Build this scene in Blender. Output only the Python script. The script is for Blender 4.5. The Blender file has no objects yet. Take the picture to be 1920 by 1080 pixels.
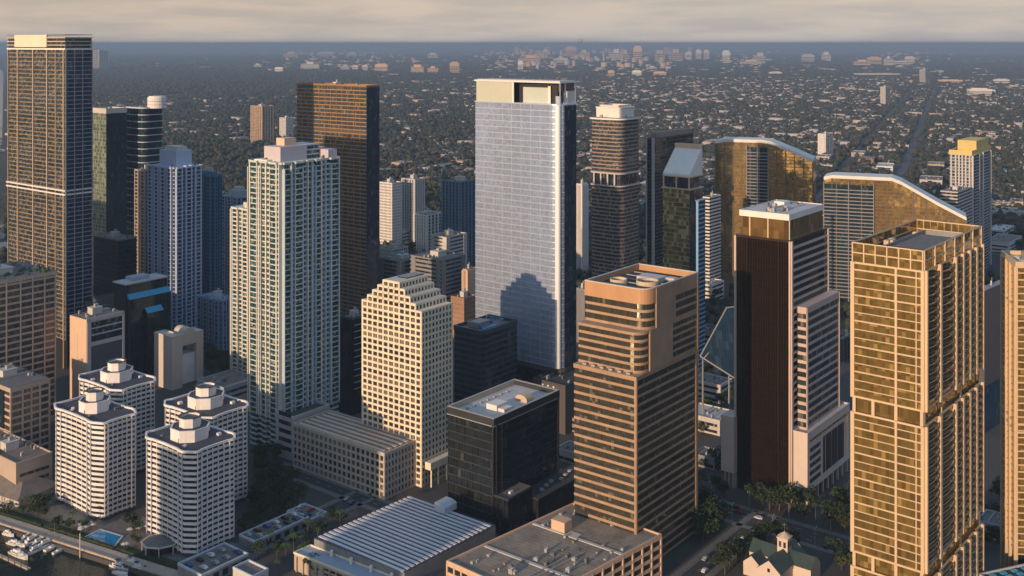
import bpy, math, random
import numpy as np
from math import sin, cos, radians, pi, atan2, hypot, floor

# ------------------------------------------------------------------ frame
F, H, EY = 2000.0, 245.0, 81.0          # focal length in photo pixels, eye height, eye level
YAW = 52.0
sc = bpy.context.scene
COL = sc.collection
random.seed(11)
OCC = []                                 # picture rectangles of towers, to know which far houses are in view
FOOT = []                                # plans of everything built, so trees and low blocks keep clear

def G(px, py, z=0.0):
    Y = F * (H - z) / (py - EY)
    return ((px - 960) * Y / F, Y)
def proj(x, y, z):
    return 960 + F * x / y, EY + F * (H - z) / y
def zt(s, py): return H - (py - EY) / s
def D(a): a = radians(a); return (cos(a), sin(a))
def hit(p, d, px):
    k = (px - 960) / F
    t = (k * p[1] - p[0]) / (d[0] - k * d[1])
    return (p[0] + d[0] * t, p[1] + d[1] * t)
def foot(xf, s, xl, xr, yaw=YAW, yaw2=None):
    Y = F / s; f = ((xf - 960) / s, Y)
    r = hit(f, D(yaw), xr); l = hit(f, D(yaw2 if yaw2 is not None else yaw + 90), xl)
    return [f, r, (r[0] + l[0] - f[0], r[1] + l[1] - f[1]), l]
def lerp(a, b, t): return (a[0] + (b[0] - a[0]) * t, a[1] + (b[1] - a[1]) * t)
def offset(poly, d):
    out = []; n = len(poly)
    for i in range(n):
        p0, p1, p2 = poly[i - 1], poly[i], poly[(i + 1) % n]
        a = (p1[0] - p0[0], p1[1] - p0[1]); b = (p2[0] - p1[0], p2[1] - p1[1])
        la, lb = hypot(*a), hypot(*b)
        na = (a[1] / la, -a[0] / la); nb = (b[1] / lb, -b[0] / lb)
        m = (na[0] + nb[0], na[1] + nb[1]); k = 1 + na[0] * nb[0] + na[1] * nb[1]
        k = max(k, .3)
        out.append((p1[0] + m[0] * d / k, p1[1] + m[1] * d / k))
    return out
def rect(c, yaw, a, b):
    """centre, direction, length along the direction, width across it; anticlockwise"""
    u = D(yaw); v = (-u[1], u[0])
    return [(c[0] + u[0] * i * a / 2 + v[0] * j * b / 2, c[1] + u[1] * i * a / 2 + v[1] * j * b / 2)
            for i, j in ((-1, -1), (1, -1), (1, 1), (-1, 1))]
def jog(fp, spec):
    """break faces into bays: spec {edge: [(t0, t1, depth), ...]} depth outward"""
    out = []; n = len(fp)
    for i in range(n):
        a, b = fp[i], fp[(i + 1) % n]; out.append(a)
        if i in spec:
            L = hypot(b[0] - a[0], b[1] - a[1]); nn = ((b[1] - a[1]) / L, -(b[0] - a[0]) / L)
            for t0, t1, d in spec[i]:
                p, q = lerp(a, b, t0), lerp(a, b, t1)
                o = (nn[0] * d, nn[1] * d)
                out += [p, (p[0] + o[0], p[1] + o[1]), (q[0] + o[0], q[1] + o[1]), q]
    return out
def roundc(fp, idx, r, n=5):
    out = []
    for i, p in enumerate(fp):
        if i not in idx: out.append(p); continue
        a, b = fp[i - 1], fp[(i + 1) % len(fp)]
        la = hypot(a[0] - p[0], a[1] - p[1]); lb = hypot(b[0] - p[0], b[1] - p[1])
        q0 = lerp(p, a, r / la); q1 = lerp(p, b, r / lb)
        for k in range(n + 1):
            t = k / n
            out.append(tuple((1 - t) ** 2 * q0[j] + 2 * t * (1 - t) * p[j] + t * t * q1[j] for j in (0, 1)))
    return out
def centre(fp): return (sum(p[0] for p in fp) / len(fp), sum(p[1] for p in fp) / len(fp))

# ------------------------------------------------------------------ mesh
class MB:
    def __init__(s): s.v = []; s.f = []; s.m = []; s.u = []
    def face(s, pts, uv=None, m=0):
        i = len(s.v); s.v += pts; s.f.append(tuple(range(i, i + len(pts)))); s.m.append(m)
        s.u += uv if uv else [(p[0], p[1]) for p in pts]
    def prism(s, poly, z0, z1, m=0, mt=None, bottom=True, top=True, skip=()):
        mt = m if mt is None else mt; n = len(poly); u = 0
        zt_ = z1 if isinstance(z1, (list, tuple)) else [z1] * n
        for i in range(n):
            a, b = poly[i], poly[(i + 1) % n]; L = hypot(b[0] - a[0], b[1] - a[1])
            za, zb = zt_[i], zt_[(i + 1) % n]
            if i not in skip:
                s.face([(a[0], a[1], z0), (b[0], b[1], z0), (b[0], b[1], zb), (a[0], a[1], za)],
                       [(u, z0), (u + L, z0), (u + L, zb), (u, za)], m)
            u += L
        if top: s.face([(p[0], p[1], z) for p, z in zip(poly, zt_)], None, mt)
        if bottom: s.face([(p[0], p[1], z0) for p in poly[::-1]], None, m)
        return s
    def ring(s, po, pi_, z0, z1, m=0):
        n = len(po)
        for i in range(n):
            j = (i + 1) % n; a, b, c, d = po[i], po[j], pi_[i], pi_[j]
            L = hypot(b[0] - a[0], b[1] - a[1])
            s.face([(*a, z0), (*b, z0), (*b, z1), (*a, z1)], [(0, z0), (L, z0), (L, z1), (0, z1)], m)
            s.face([(*d, z0), (*c, z0), (*c, z1), (*d, z1)], [(0, z0), (L, z0), (L, z1), (0, z1)], m)
            s.face([(*a, z1), (*b, z1), (*d, z1), (*c, z1)], None, m)
            s.face([(*c, z0), (*d, z0), (*b, z0), (*a, z0)], None, m)
        return s
    def box(s, c, yaw, a, b, z0, z1, m=0): return s.prism(rect(c, yaw, a, b), z0, z1, m)
    def slabz(s, o, u, nrm, prof, thick, m=0, me=None):
        """profile (t along u, z) extruded by thick along -nrm (nrm points at the viewer)"""
        me = m if me is None else me
        P = lambda t, z, k: (o[0] + u[0] * t - nrm[0] * k, o[1] + u[1] * t - nrm[1] * k, z)
        s.face([P(t, z, 0) for t, z in prof], [(t, z) for t, z in prof], m)
        s.face([P(t, z, thick) for t, z in prof[::-1]], [(t, z) for t, z in prof[::-1]], m)
        n = len(prof)
        for i in range(n):
            (t0, z0), (t1, z1) = prof[i], prof[(i + 1) % n]
            s.face([P(t1, z1, 0), P(t0, z0, 0), P(t0, z0, thick), P(t1, z1, thick)],
                   [(0, z1), (0, z0), (thick, z0), (thick, z1)], me)
        return s
    def tube(s, p, q, r, n=6, m=0, r2=None):
        r2 = r if r2 is None else r2
        d = np.array(q, float) - np.array(p, float); L = np.linalg.norm(d)
        if L < 1e-6: return s
        d /= L; a = np.cross(d, (0, 0, 1) if abs(d[2]) < .9 else (1, 0, 0)); a /= np.linalg.norm(a); b = np.cross(d, a)
        A = [tuple(np.array(p) + (a * cos(2 * pi * k / n) + b * sin(2 * pi * k / n)) * r) for k in range(n)]
        B = [tuple(np.array(q) + (a * cos(2 * pi * k / n) + b * sin(2 * pi * k / n)) * r2) for k in range(n)]
        for k in range(n): s.face([A[k], A[(k + 1) % n], B[(k + 1) % n], B[k]][::-1], None, m)
        s.face(A, None, m); s.face(B[::-1], None, m)
        return s
    def build(s, name, mat, parent=None, smooth=False):
        o0 = parent_loc(parent)
        me = bpy.data.meshes.new(name)
        me.from_pydata([(v[0] - o0[0], v[1] - o0[1], v[2] - o0[2]) for v in s.v], [], s.f)
        uv = me.uv_layers.new(name='UVMap')
        uv.data.foreach_set('uv', np.array(s.u, np.float32).ravel())
        for mm in (mat if isinstance(mat, (list, tuple)) else [mat]): me.materials.append(mm)
        if isinstance(mat, (list, tuple)): me.polygons.foreach_set('material_index', s.m)
        if smooth: me.shade_smooth()
        o = bpy.data.objects.new(name, me); COL.objects.link(o); o.parent = parent
        return o
def parent_loc(p):
    x = y = z = 0.0
    while p is not None: x += p.location.x; y += p.location.y; z += p.location.z; p = p.parent
    return (x, y, z)
def thing(name, label, cat, loc, group=None, kind=None):
    o = bpy.data.objects.new(name, None); COL.objects.link(o); o.location = (loc[0], loc[1], loc[2] if len(loc) > 2 else 0)
    o.empty_display_size = .5
    tag(o, label, cat, group, kind); return o
def tag(o, label=None, cat=None, group=None, kind=None):
    if label: o['label'] = label
    if cat: o['category'] = cat
    if group: o['group'] = group
    if kind: o['kind'] = kind
    return o
def copy_at(o, dz=0.0):
    c = o.copy(); COL.objects.link(c); c.location = (o.location.x, o.location.y, o.location.z + dz); return c
def copy_tree(o, loc=None, rot=None, parent=None, scale=None):
    c = o.copy(); COL.objects.link(c)
    if parent is not None: c.parent = parent
    if loc is not None: c.location = loc
    if rot is not None: c.rotation_euler = (0, 0, rot)
    if scale is not None: c.scale = scale
    for ch in CH.get(o.name, []): copy_tree(ch, parent=c)
    return c
CH = {}
def proto(root):
    """remember the children of a thing that will be copied"""
    def rec(o, ch):
        CH[o.name] = ch[o]; [rec(k, ch) for k in ch[o]]
    from collections import defaultdict
    ch = defaultdict(list)
    for o in COL.objects:
        if o.parent: ch[o.parent].append(o)
    rec(root, ch); return root

# ------------------------------------------------------------------ materials
class NT:
    def __init__(s, name):
        s.mat = bpy.data.materials.new(name); s.mat.use_nodes = True
        s.t = s.mat.node_tree; s.p = s.t.nodes['Principled BSDF']
    def n(s, typ, **kw):
        nd = s.t.nodes.new(typ)
        for k, v in kw.items(): setattr(nd, k, v)
        return nd
    def l(s, a, b): s.t.links.new(a, b)
    def math(s, op, a, b=None, c=None):
        nd = s.n('ShaderNodeMath', operation=op)
        for i, x in enumerate((a, b, c)):
            if x is None: continue
            if isinstance(x, (int, float)): nd.inputs[i].default_value = x
            else: s.l(x, nd.inputs[i])
        return nd.outputs[0]
    def mix(s, f, a, b):
        nd = s.n('ShaderNodeMix', data_type='RGBA')
        for i, x in ((0, f), (6, a), (7, b)):
            if isinstance(x, (int, float)): nd.inputs[i].default_value = x
            elif isinstance(x, (tuple, list)): nd.inputs[i].default_value = (*x[:3], 1)
            else: s.l(x, nd.inputs[i])
        return nd.outputs[2]
    def noise(s, vec, scale, detail=3, rough=.55):
        nd = s.n('ShaderNodeTexNoise'); nd.inputs['Scale'].default_value = scale
        nd.inputs['Detail'].default_value = detail; nd.inputs['Roughness'].default_value = rough
        if vec is not None: s.l(vec, nd.inputs['Vector'])
        return nd.outputs[0]
    def ramp(s, f, stops):
        nd = s.n('ShaderNodeValToRGB'); e = nd.color_ramp.elements
        while len(e) < len(stops): e.new(.5)
        for k, (p, c) in zip(e, stops):
            k.position = p; k.color = (c, c, c, 1) if isinstance(c, (int, float)) else (*c, 1)
        s.l(f, nd.inputs[0]); return nd.outputs[0]
    def pos(s): return s.n('ShaderNodeNewGeometry').outputs['Position']
    def uvxy(s):
        sp = s.n('ShaderNodeSeparateXYZ'); s.l(s.n('ShaderNodeUVMap').outputs[0], sp.inputs[0]); return sp.outputs
    def set(s, **kw):
        for k, v in kw.items():
            k = {'rough': 'Roughness', 'metal': 'Metallic', 'spec': 'Specular IOR Level'}.get(k, k)
            if isinstance(v, (int, float)): s.p.inputs[k].default_value = v
            else: s.l(v, s.p.inputs[k])
        return s
    def color(s, c):
        if isinstance(c, (tuple, list)): s.p.inputs['Base Color'].default_value = (*c, 1)
        else: s.l(c, s.p.inputs['Base Color'])
        return s

def lin(r, g, b): return tuple((x / 255 / 12.92) if x / 255 <= .04045 else ((x / 255 + .055) / 1.055) ** 2.4 for x in (r, g, b))

def wall(name, c, var=.18, rough=.75, scale=.12, streak=True):
    m = NT(name); p = m.pos()
    a = m.noise(p, scale, 4)
    mp = m.n('ShaderNodeMapping'); mp.inputs['Scale'].default_value = (1.6, 1.6, .06) ; m.l(p, mp.inputs[0])
    b = m.noise(mp.outputs[0], .8, 3)
    oi = m.n('ShaderNodeObjectInfo').outputs['Random']
    f = m.math('ADD', m.math('MULTIPLY', a, .55), m.math('MULTIPLY', b, .3 if streak else 0))
    f = m.math('ADD', f, m.math('MULTIPLY', oi, .12))
    dark = tuple(x * (1 - var * 1.5) for x in c); lite = tuple(min(1, x * (1 + var * .6)) for x in c)
    m.color(m.mix(m.ramp(f, [(.25, 0.), (.7, 1.)]), dark, lite)).set(rough=rough)
    bp = m.n('ShaderNodeBump'); bp.inputs['Strength'].default_value = .15; m.l(m.noise(p, 1.3, 4), bp.inputs['Height'])
    m.l(bp.outputs[0], m.p.inputs['Normal'])
    return m.mat

def glass(name, c, metal=.0, rough=.08, pw=1.5, ph=3.4, blind=(.35, .33, .3), nb=.25, mull=(.08, .08, .08), mw=.06,
          mh=0.0, jit=.035, dark=.45, spec=.55, spread=1.0):
    """a glazed wall: every pane its own tint, tilt and blind; mullions between"""
    m = NT(name); u, v, _ = m.uvxy()
    oi = m.n('ShaderNodeObjectInfo').outputs['Random']
    fu = m.math('DIVIDE', u, pw); fv = m.math('DIVIDE', v, ph)
    cx = m.n('ShaderNodeCombineXYZ'); m.l(m.math('FLOOR', fu), cx.inputs[0]); m.l(m.math('FLOOR', fv), cx.inputs[1])
    m.l(m.math('MULTIPLY', oi, 97.0), cx.inputs[2])
    wn = m.n('ShaderNodeTexWhiteNoise', noise_dimensions='3D'); m.l(cx.outputs[0], wn.inputs['Vector'])
    sep = m.n('ShaderNodeSeparateXYZ'); m.l(wn.outputs['Color'], sep.inputs[0])
    r1, r2, r3 = sep.outputs
    tint = m.mix(m.math('MULTIPLY', r1, spread), c, tuple(x * dark for x in c))
    isb = m.math('LESS_THAN', r2, nb)
    # blinds are drawn down to a different height in each pane
    tint = m.mix(m.math('MULTIPLY', isb, m.math('ADD', m.math('MULTIPLY', r3, .6), .2)), tint, blind)
    fr = m.math('FRACT', fu); mk = m.math('LESS_THAN', fr, mw / pw)
    if mh: mk = m.math('MAXIMUM', mk, m.math('LESS_THAN', m.math('FRACT', fv), mh / ph))
    col = m.mix(mk, tint, mull)
    m.color(col)
    m.set(rough=m.math('ADD', m.math('MULTIPLY', isb, .12), m.math('ADD', m.math('MULTIPLY', mk, .4), rough)),
          metal=m.math('MULTIPLY', m.math('SUBTRACT', 1.0, m.math('MAXIMUM', mk, m.math('MULTIPLY', isb, .6))), metal), spec=spec)
    if jit:
        g = m.n('ShaderNodeNewGeometry')
        vm = m.n('ShaderNodeVectorMath', operation='SUBTRACT'); m.l(wn.outputs['Color'], vm.inputs[0]); vm.inputs[1].default_value = (.5, .5, .5)
        sc_ = m.n('ShaderNodeVectorMath', operation='SCALE'); m.l(vm.outputs[0], sc_.inputs[0]); sc_.inputs['Scale'].default_value = jit * .6
        # gentle pillowing over the whole facade as well
        nz = m.n('ShaderNodeTexNoise'); nz.inputs['Scale'].default_value = .09; m.l(g.outputs['Position'], nz.inputs['Vector'])
        v2 = m.n('ShaderNodeVectorMath', operation='SUBTRACT'); m.l(nz.outputs['Color'], v2.inputs[0]); v2.inputs[1].default_value = (.5, .5, .5)
        s2 = m.n('ShaderNodeVectorMath', operation='SCALE'); m.l(v2.outputs[0], s2.inputs[0]); s2.inputs['Scale'].default_value = jit * 4
        ad = m.n('ShaderNodeVectorMath', operation='ADD'); m.l(sc_.outputs[0], ad.inputs[0]); m.l(g.outputs['Normal'], ad.inputs[1])
        a2 = m.n('ShaderNodeVectorMath', operation='ADD'); m.l(ad.outputs[0], a2.inputs[0]); m.l(s2.outputs[0], a2.inputs[1])
        no = m.n('ShaderNodeVectorMath', operation='NORMALIZE'); m.l(a2.outputs[0], no.inputs[0])
        m.l(no.outputs[0], m.p.inputs['Normal'])
    return m.mat

def roofm(name, c, var=.3, scale=.25):
    m = NT(name); p = m.pos()
    a = m.noise(p, scale, 5, .65); b = m.noise(p, scale * 9, 3)
    f = m.math('ADD', m.math('MULTIPLY', a, .7), m.math('MULTIPLY', b, .3))
    m.color(m.mix(m.ramp(f, [(.35, 0.), (.62, 1.)]), tuple(x * (1 - var) for x in c), tuple(x * (1 + var * .4) for x in c))).set(rough=.9)
    return m.mat
def plain(name, c, rough=.6, metal=0., em=None):
    m = NT(name); a = m.noise(m.pos(), 1.7, 3)
    m.color(m.mix(a, tuple(x * .82 for x in c), tuple(min(1, x * 1.14) for x in c))).set(rough=rough, metal=metal)
    return m.mat

# ------------------------------------------------------------------ storeys
def storeys(par, fp, z0, n, fh, g, sl, sh=1.0, out=.25, gn='window_band', sn='spandrel', cap=True, first=0, slfp=None):
    """n storeys: a glazed ring and a solid ring each, every storey its own part"""
    if g:
        o = MB().prism(fp, z0, z0 + fh).build(gn, g, par)
        for k in range(1, n): copy_at(o, k * fh)
    if sl:
        q = slfp if slfp else offset(fp, out)
        o = MB().prism(q, z0 + first * fh, z0 + first * fh + sh).build(sn, sl, par)
        for k in range(1 + first, n + (1 if cap else 0)): copy_at(o, (k - first) * fh)
def along(fp, e, t, d=0.0):
    a, b = fp[e], fp[(e + 1) % len(fp)]; L = hypot(b[0] - a[0], b[1] - a[1])
    p = lerp(a, b, t); return (p[0] + (b[1] - a[1]) / L * d, p[1] - (b[0] - a[0]) / L * d)
def eyaw(fp, e):
    a, b = fp[e], fp[(e + 1) % len(fp)]; return math.degrees(atan2(b[1] - a[1], b[0] - a[0]))
def elen(fp, e):
    a, b = fp[e], fp[(e + 1) % len(fp)]; return hypot(b[0] - a[0], b[1] - a[1])
def pier(par, fp, e, t, w, d, z0, z1, mat, name='pier', sink=.5):
    return MB().box(along(fp, e, t, (d - sink) / 2), eyaw(fp, e), w, d + sink, z0, z1).build(name, mat, par)
def piers(par, fp, e, ts, w, d, z0, z1, mat, name='pier'):
    for t in ts: pier(par, fp, e, t, w, d, z0, z1, mat, name)
def parapet(par, fp, z, h, mat, w=.4, out=.3, name='parapet'):
    return MB().ring(offset(fp, out), offset(fp, out - w), z, z + h).build(name, mat, par)
def roofslab(par, fp, z, mat, name='roof', th=.3, ins=.05):
    return MB().prism(offset(fp, -ins), z - th, z + .12).build(name, mat, par)
def reg(fp, z1, s=None):
    FOOT.append(fp)
    P = [proj(x, y, z1) for x, y in fp]; B = [proj(x, y, 0) for x, y in fp]
    OCC.append((min(p[0] for p in P), max(p[0] for p in P), min(p[1] for p in P), max(p[1] for p in B)))
def lp(a, b, c, d, u, v):
    """bilinear point on a plan quad (u along the right side, v along the left side)"""
    return (a[0] + (b[0] - a[0]) * u + (d[0] - a[0]) * v, a[1] + (b[1] - a[1]) * u + (d[1] - a[1]) * v)
def kit(par, fp4, z, rnd, n=8, big=True, mats=None, yaw=YAW):
    """rooftop plant: penthouse, cooling units with fan rings, ducts, pipes"""
    R = random.Random(rnd); mats = mats or [M['unit'], M['unit2'], M['lightwall']]
    q = fp4[:4]
    S = min(hypot(q[1][0] - q[0][0], q[1][1] - q[0][1]), hypot(q[3][0] - q[0][0], q[3][1] - q[0][1]))
    if big:
        c = lp(*q, .5 + R.uniform(-.06, .06), .5 + R.uniform(-.06, .06)); h = R.uniform(3, 5)
        b = MB(); b.box(c, yaw, S * .36, S * .3, z, z + h); b.box(c, yaw, S * .38, S * .32, z + h, z + h + .25)
        b.build('penthouse', mats[2], par)
        b = MB(); b.box((c[0] + .5, c[1] + .4), yaw, S * .12, S * .1, z + h + .25, z + h + 2.2).build('lift_overrun', mats[0], par)
    for k in range(n):
        u, v = R.uniform(.1, .9), R.uniform(.1, .9)
        if big and abs(u - .5) < .28 and abs(v - .5) < .26: u = R.choice((.14, .86))
        c = lp(*q, u, v); a, b_, h = R.uniform(.05, .1) * S, R.uniform(.04, .08) * S, R.uniform(1, 2.4)
        m = MB(); m.box(c, yaw, a, b_, z, z + h)
        m.tube((*c, z + h), (*c, z + h + .35), min(a, b_) * .36, 8)
        m.build('rooftop_unit', mats[k % 2], par)
    for k in range(max(1, n // 4)):
        v = R.uniform(.15, .85); p, r = lp(*q, .1, v), lp(*q, .9, v)
        MB().tube((*p, z + .6), (*r, z + .6), .22, 5).build('duct', mats[0], par)

def tower(name, label, cat, fp, z1, g, sl, z0=0., fh=3.4, sh=1.0, out=.25, roof=None, par_h=1.2, seed=0, n=6, big=True,
          prs=(), base=0., basem=None, group=None, parm=None, corner=None, noreg=False, side=None):
    c = centre(fp); t = thing(name, label, cat, (c[0], c[1], z0), group)
    if not noreg: reg(fp, z1)
    if base: MB().prism(offset(fp, .3), z0, z0 + base).build('base', basem or sl, t)
    k = max(1, int(round((z1 - z0 - base) / fh))); f = (z1 - z0 - base) / k
    storeys(t, fp, z0 + base, k, f, g, sl, sh, out, cap=False)
    parapet(t, fp, z1 - .05, par_h + .05, parm or sl, out=out + .02)
    roofslab(t, fp, z1 + .1, roof or M['roofgrey'])
    for e, ts, w, d, m in prs: piers(t, fp, e, ts, w, d, z0 + base, z1 + .1, m)
    for e, sm in (side or ()): MB().box(along(fp, e, .5, .1), eyaw(fp, e), elen(fp, e) * .985, out + .3, z0 + base, z1 - .1).build('glass_wall', sm, t)
    if n or big:
        q = fp if len(fp) == 4 else bbox4(fp)
        kit(t, q, z1 + .22, seed, n, big)
    return t
def bbox4(fp, yaw=YAW):
    u, v = D(yaw), D(yaw + 90)
    U = [p[0] * u[0] + p[1] * u[1] for p in fp]; V = [p[0] * v[0] + p[1] * v[1] for p in fp]
    mk = lambda a, b: (u[0] * a + v[0] * b, u[1] * a + v[1] * b)
    return [mk(min(U), min(V)), mk(max(U), min(V)), mk(max(U), max(V)), mk(min(U), max(V))]
def fr(n, a=0., b=1.): return [a + (b - a) * i / n for i in range(n + 1)]
HAZE, EXPO = 8.5e-5, 0.0
# ------------------------------------------------------------------ palette
M = {}
M['roofgrey'] = roofm('roof_gravel_grey', (.16, .155, .15))
M['roofdark'] = roofm('roof_dark_felt', (.05, .05, .055))
M['roofwhite'] = roofm('roof_white_membrane', (.5, .5, .5), .2)
M['rooftan'] = roofm('roof_tan_gravel', (.27, .225, .18), .45, .12)
M['unit'] = plain('plant_grey_metal', (.34, .34, .34), .5)
M['unit2'] = plain('plant_dark_metal', (.13, .13, .13), .6)
M['lightwall'] = wall('pale_render', (.55, .52, .48))
M['white'] = wall('white_paint', (.72, .70, .67), .12)
M['whitefour'] = wall('white_spandrel_render', (.80, .77, .76), .2)
M['cream'] = wall('cream_stone', (.76, .67, .52), .12)
M['granite'] = wall('pink_brown_granite', (.38, .255, .165), .25, .5)
M['granite_orange'] = wall('orange_granite_parapet', (.46, .26, .13), .15, .5)
M['beige'] = wall('beige_concrete', (.46, .37, .3), .15)
M['tan'] = wall('tan_concrete', (.54, .44, .32), .12)
M['peach'] = wall('peach_render', (.62, .43, .3), .12)
M['greycon'] = wall('grey_concrete', (.25, .25, .26), .2)
M['darkcon'] = wall('dark_concrete', (.07, .07, .075), .2)
M['bluewall'] = wall('blue_grey_render', (.34, .40, .48), .15)
M['palebluewall'] = wall('pale_blue_render', (.5, .56, .64), .12)
M['black'] = plain('black_metal', (.015, .015, .018), .5)
M['goldframe'] = wall('champagne_metal_frame', (.60, .45, .29), .1, .4)
M['pinkband'] = wall('pinkish_precast_band', (.52, .42, .38), .12)
M['yellow'] = wall('yellow_paint', (.62, .47, .16), .1)
M['steel'] = plain('brushed_steel', (.5, .5, .5), .3, .8)
G_ = glass
M['g_dark'] = G_('dark_window_glass', (.03, .035, .045), 0., .12, 1.5, nb=.2, blind=(.2, .19, .18))
M['g_four'] = G_('shaded_room_glass', (.025, .028, .042), 0., .25, 2.2, nb=.25, blind=(.11, .10, .11))
M['g_cream'] = G_('deep_brown_window_glass', (.05, .045, .035), 0., .1, 1.6, nb=.3, blind=(.3, .24, .16), mw=.0)
M['g_gold'] = G_('bronze_gold_curtain_glass', (.38, .25, .07), .6, .07, 1.55, 3.3, nb=.12, blind=(.36, .25, .09), mull=(.12, .08, .04), dark=.42, jit=.045, spread=.8)
M['g_brown'] = G_('olive_bronze_strip_glass', (.15, .14, .10), .65, .07, 1.5, nb=.06, blind=(.22, .19, .14), mull=(.08, .06, .04), dark=.6, jit=.02)
M['g_amber'] = G_('dark_amber_glass', (.035, .019, .006), .6, .06, 1.5, 4, nb=.0, blind=(.07, .035, .012), mull=(.02, .01, .005), dark=.75, jit=.012)
M['g_silver'] = G_('silver_blue_glass', (.60, .73, .98), .64, .15, 1.5, 4, nb=.0, blind=(.5, .53, .6), mull=(.34, .38, .44), dark=.78, jit=.016, mw=.07)
M['g_teal'] = G_('teal_black_glass', (.02, .045, .06), .25, .08, 1.6, 4, nb=.08, blind=(.06, .08, .09), dark=.6, jit=.02)
M['g_blue'] = G_('blue_grey_glass', (.04, .11, .20), .4, .1, 1.5, 3.3, nb=.18, blind=(.25, .28, .3), dark=.5)
M['g_deepblue'] = G_('deep_blue_glass', (.03, .10, .18), .4, .09, 1.5, 3.5, nb=.08, blind=(.1, .14, .17), dark=.6)
M['g_green'] = G_('sea_green_glass', (.03, .13, .16), .4, .1, 1.4, 3.1, nb=.25, blind=(.42, .42, .33), dark=.4)
M['g_orange'] = G_('copper_glass', (.045, .085, .11), .3, .07, 1.5, 3.3, nb=.12, blind=(.3, .2, .1), mull=(.10, .07, .04), dark=.5, mw=.3)
M['g_yellow'] = G_('gold_mirror_glass', (.98, .64, .22), .85, .09, 2.2, 3.3, nb=0, blind=(.5, .36, .16), mull=(.15, .1, .06), dark=.7, jit=.035, mh=.25)
M['g_tower'] = G_('cool_grey_glass', (.07, .085, .09), .4, .1, 1.5, 3.5, nb=.22, blind=(.27, .24, .2), dark=.45)
M['g_black'] = G_('black_glass', (.018, .022, .028), .1, .06, 1.5, 4, nb=.03, blind=(.06, .06, .06), jit=.02)
M['g_box'] = G_('smoky_black_glass', (.025, .032, .036), .25, .05, 1.8, 4, nb=.05, blind=(.08, .08, .08), dark=.6, jit=.03)

def zat(pt, py): return H - (py - EY) * pt[1] / F
def tat(fp, e, px):
    a, b = fp[e], fp[(e + 1) % len(fp)]; q = hit(a, (b[0] - a[0], b[1] - a[1]), px)
    return hypot(q[0] - a[0], q[1] - a[1]) / elen(fp, e)
def strip_split(par, items, name, mat):
    """items: list of (distance, MB builder); 100 nearest become parts, the rest one part"""
    items.sort(key=lambda i: i[0])
    for d, fn in items[:100]:
        m = MB(); fn(m); m.build(name, mat, par)
    if items[100:]:
        m = MB(); [fn(m) for d, fn in items[100:]]
        tag(m.build(name, mat, par), kind='stuff')
def panes(par, fp, e, rows, cols, z0, fh, wz, hz, margin, d, acc):
    """individual windows on a face: cols equal bays"""
    L = elen(fp, e); bw = L / cols
    for r in range(rows):
        for c in range(cols):
            t = (c + .5) / cols; p = along(fp, e, t, d)
            def fn(m, p=p, r=r): m.box(p, eyaw(fp, e), bw * margin, .12, z0 + r * fh + wz, z0 + r * fh + wz + hz)
            acc.append((hypot(p[0], p[1]) + (H - z0 - r * fh) * .2, fn))

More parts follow.
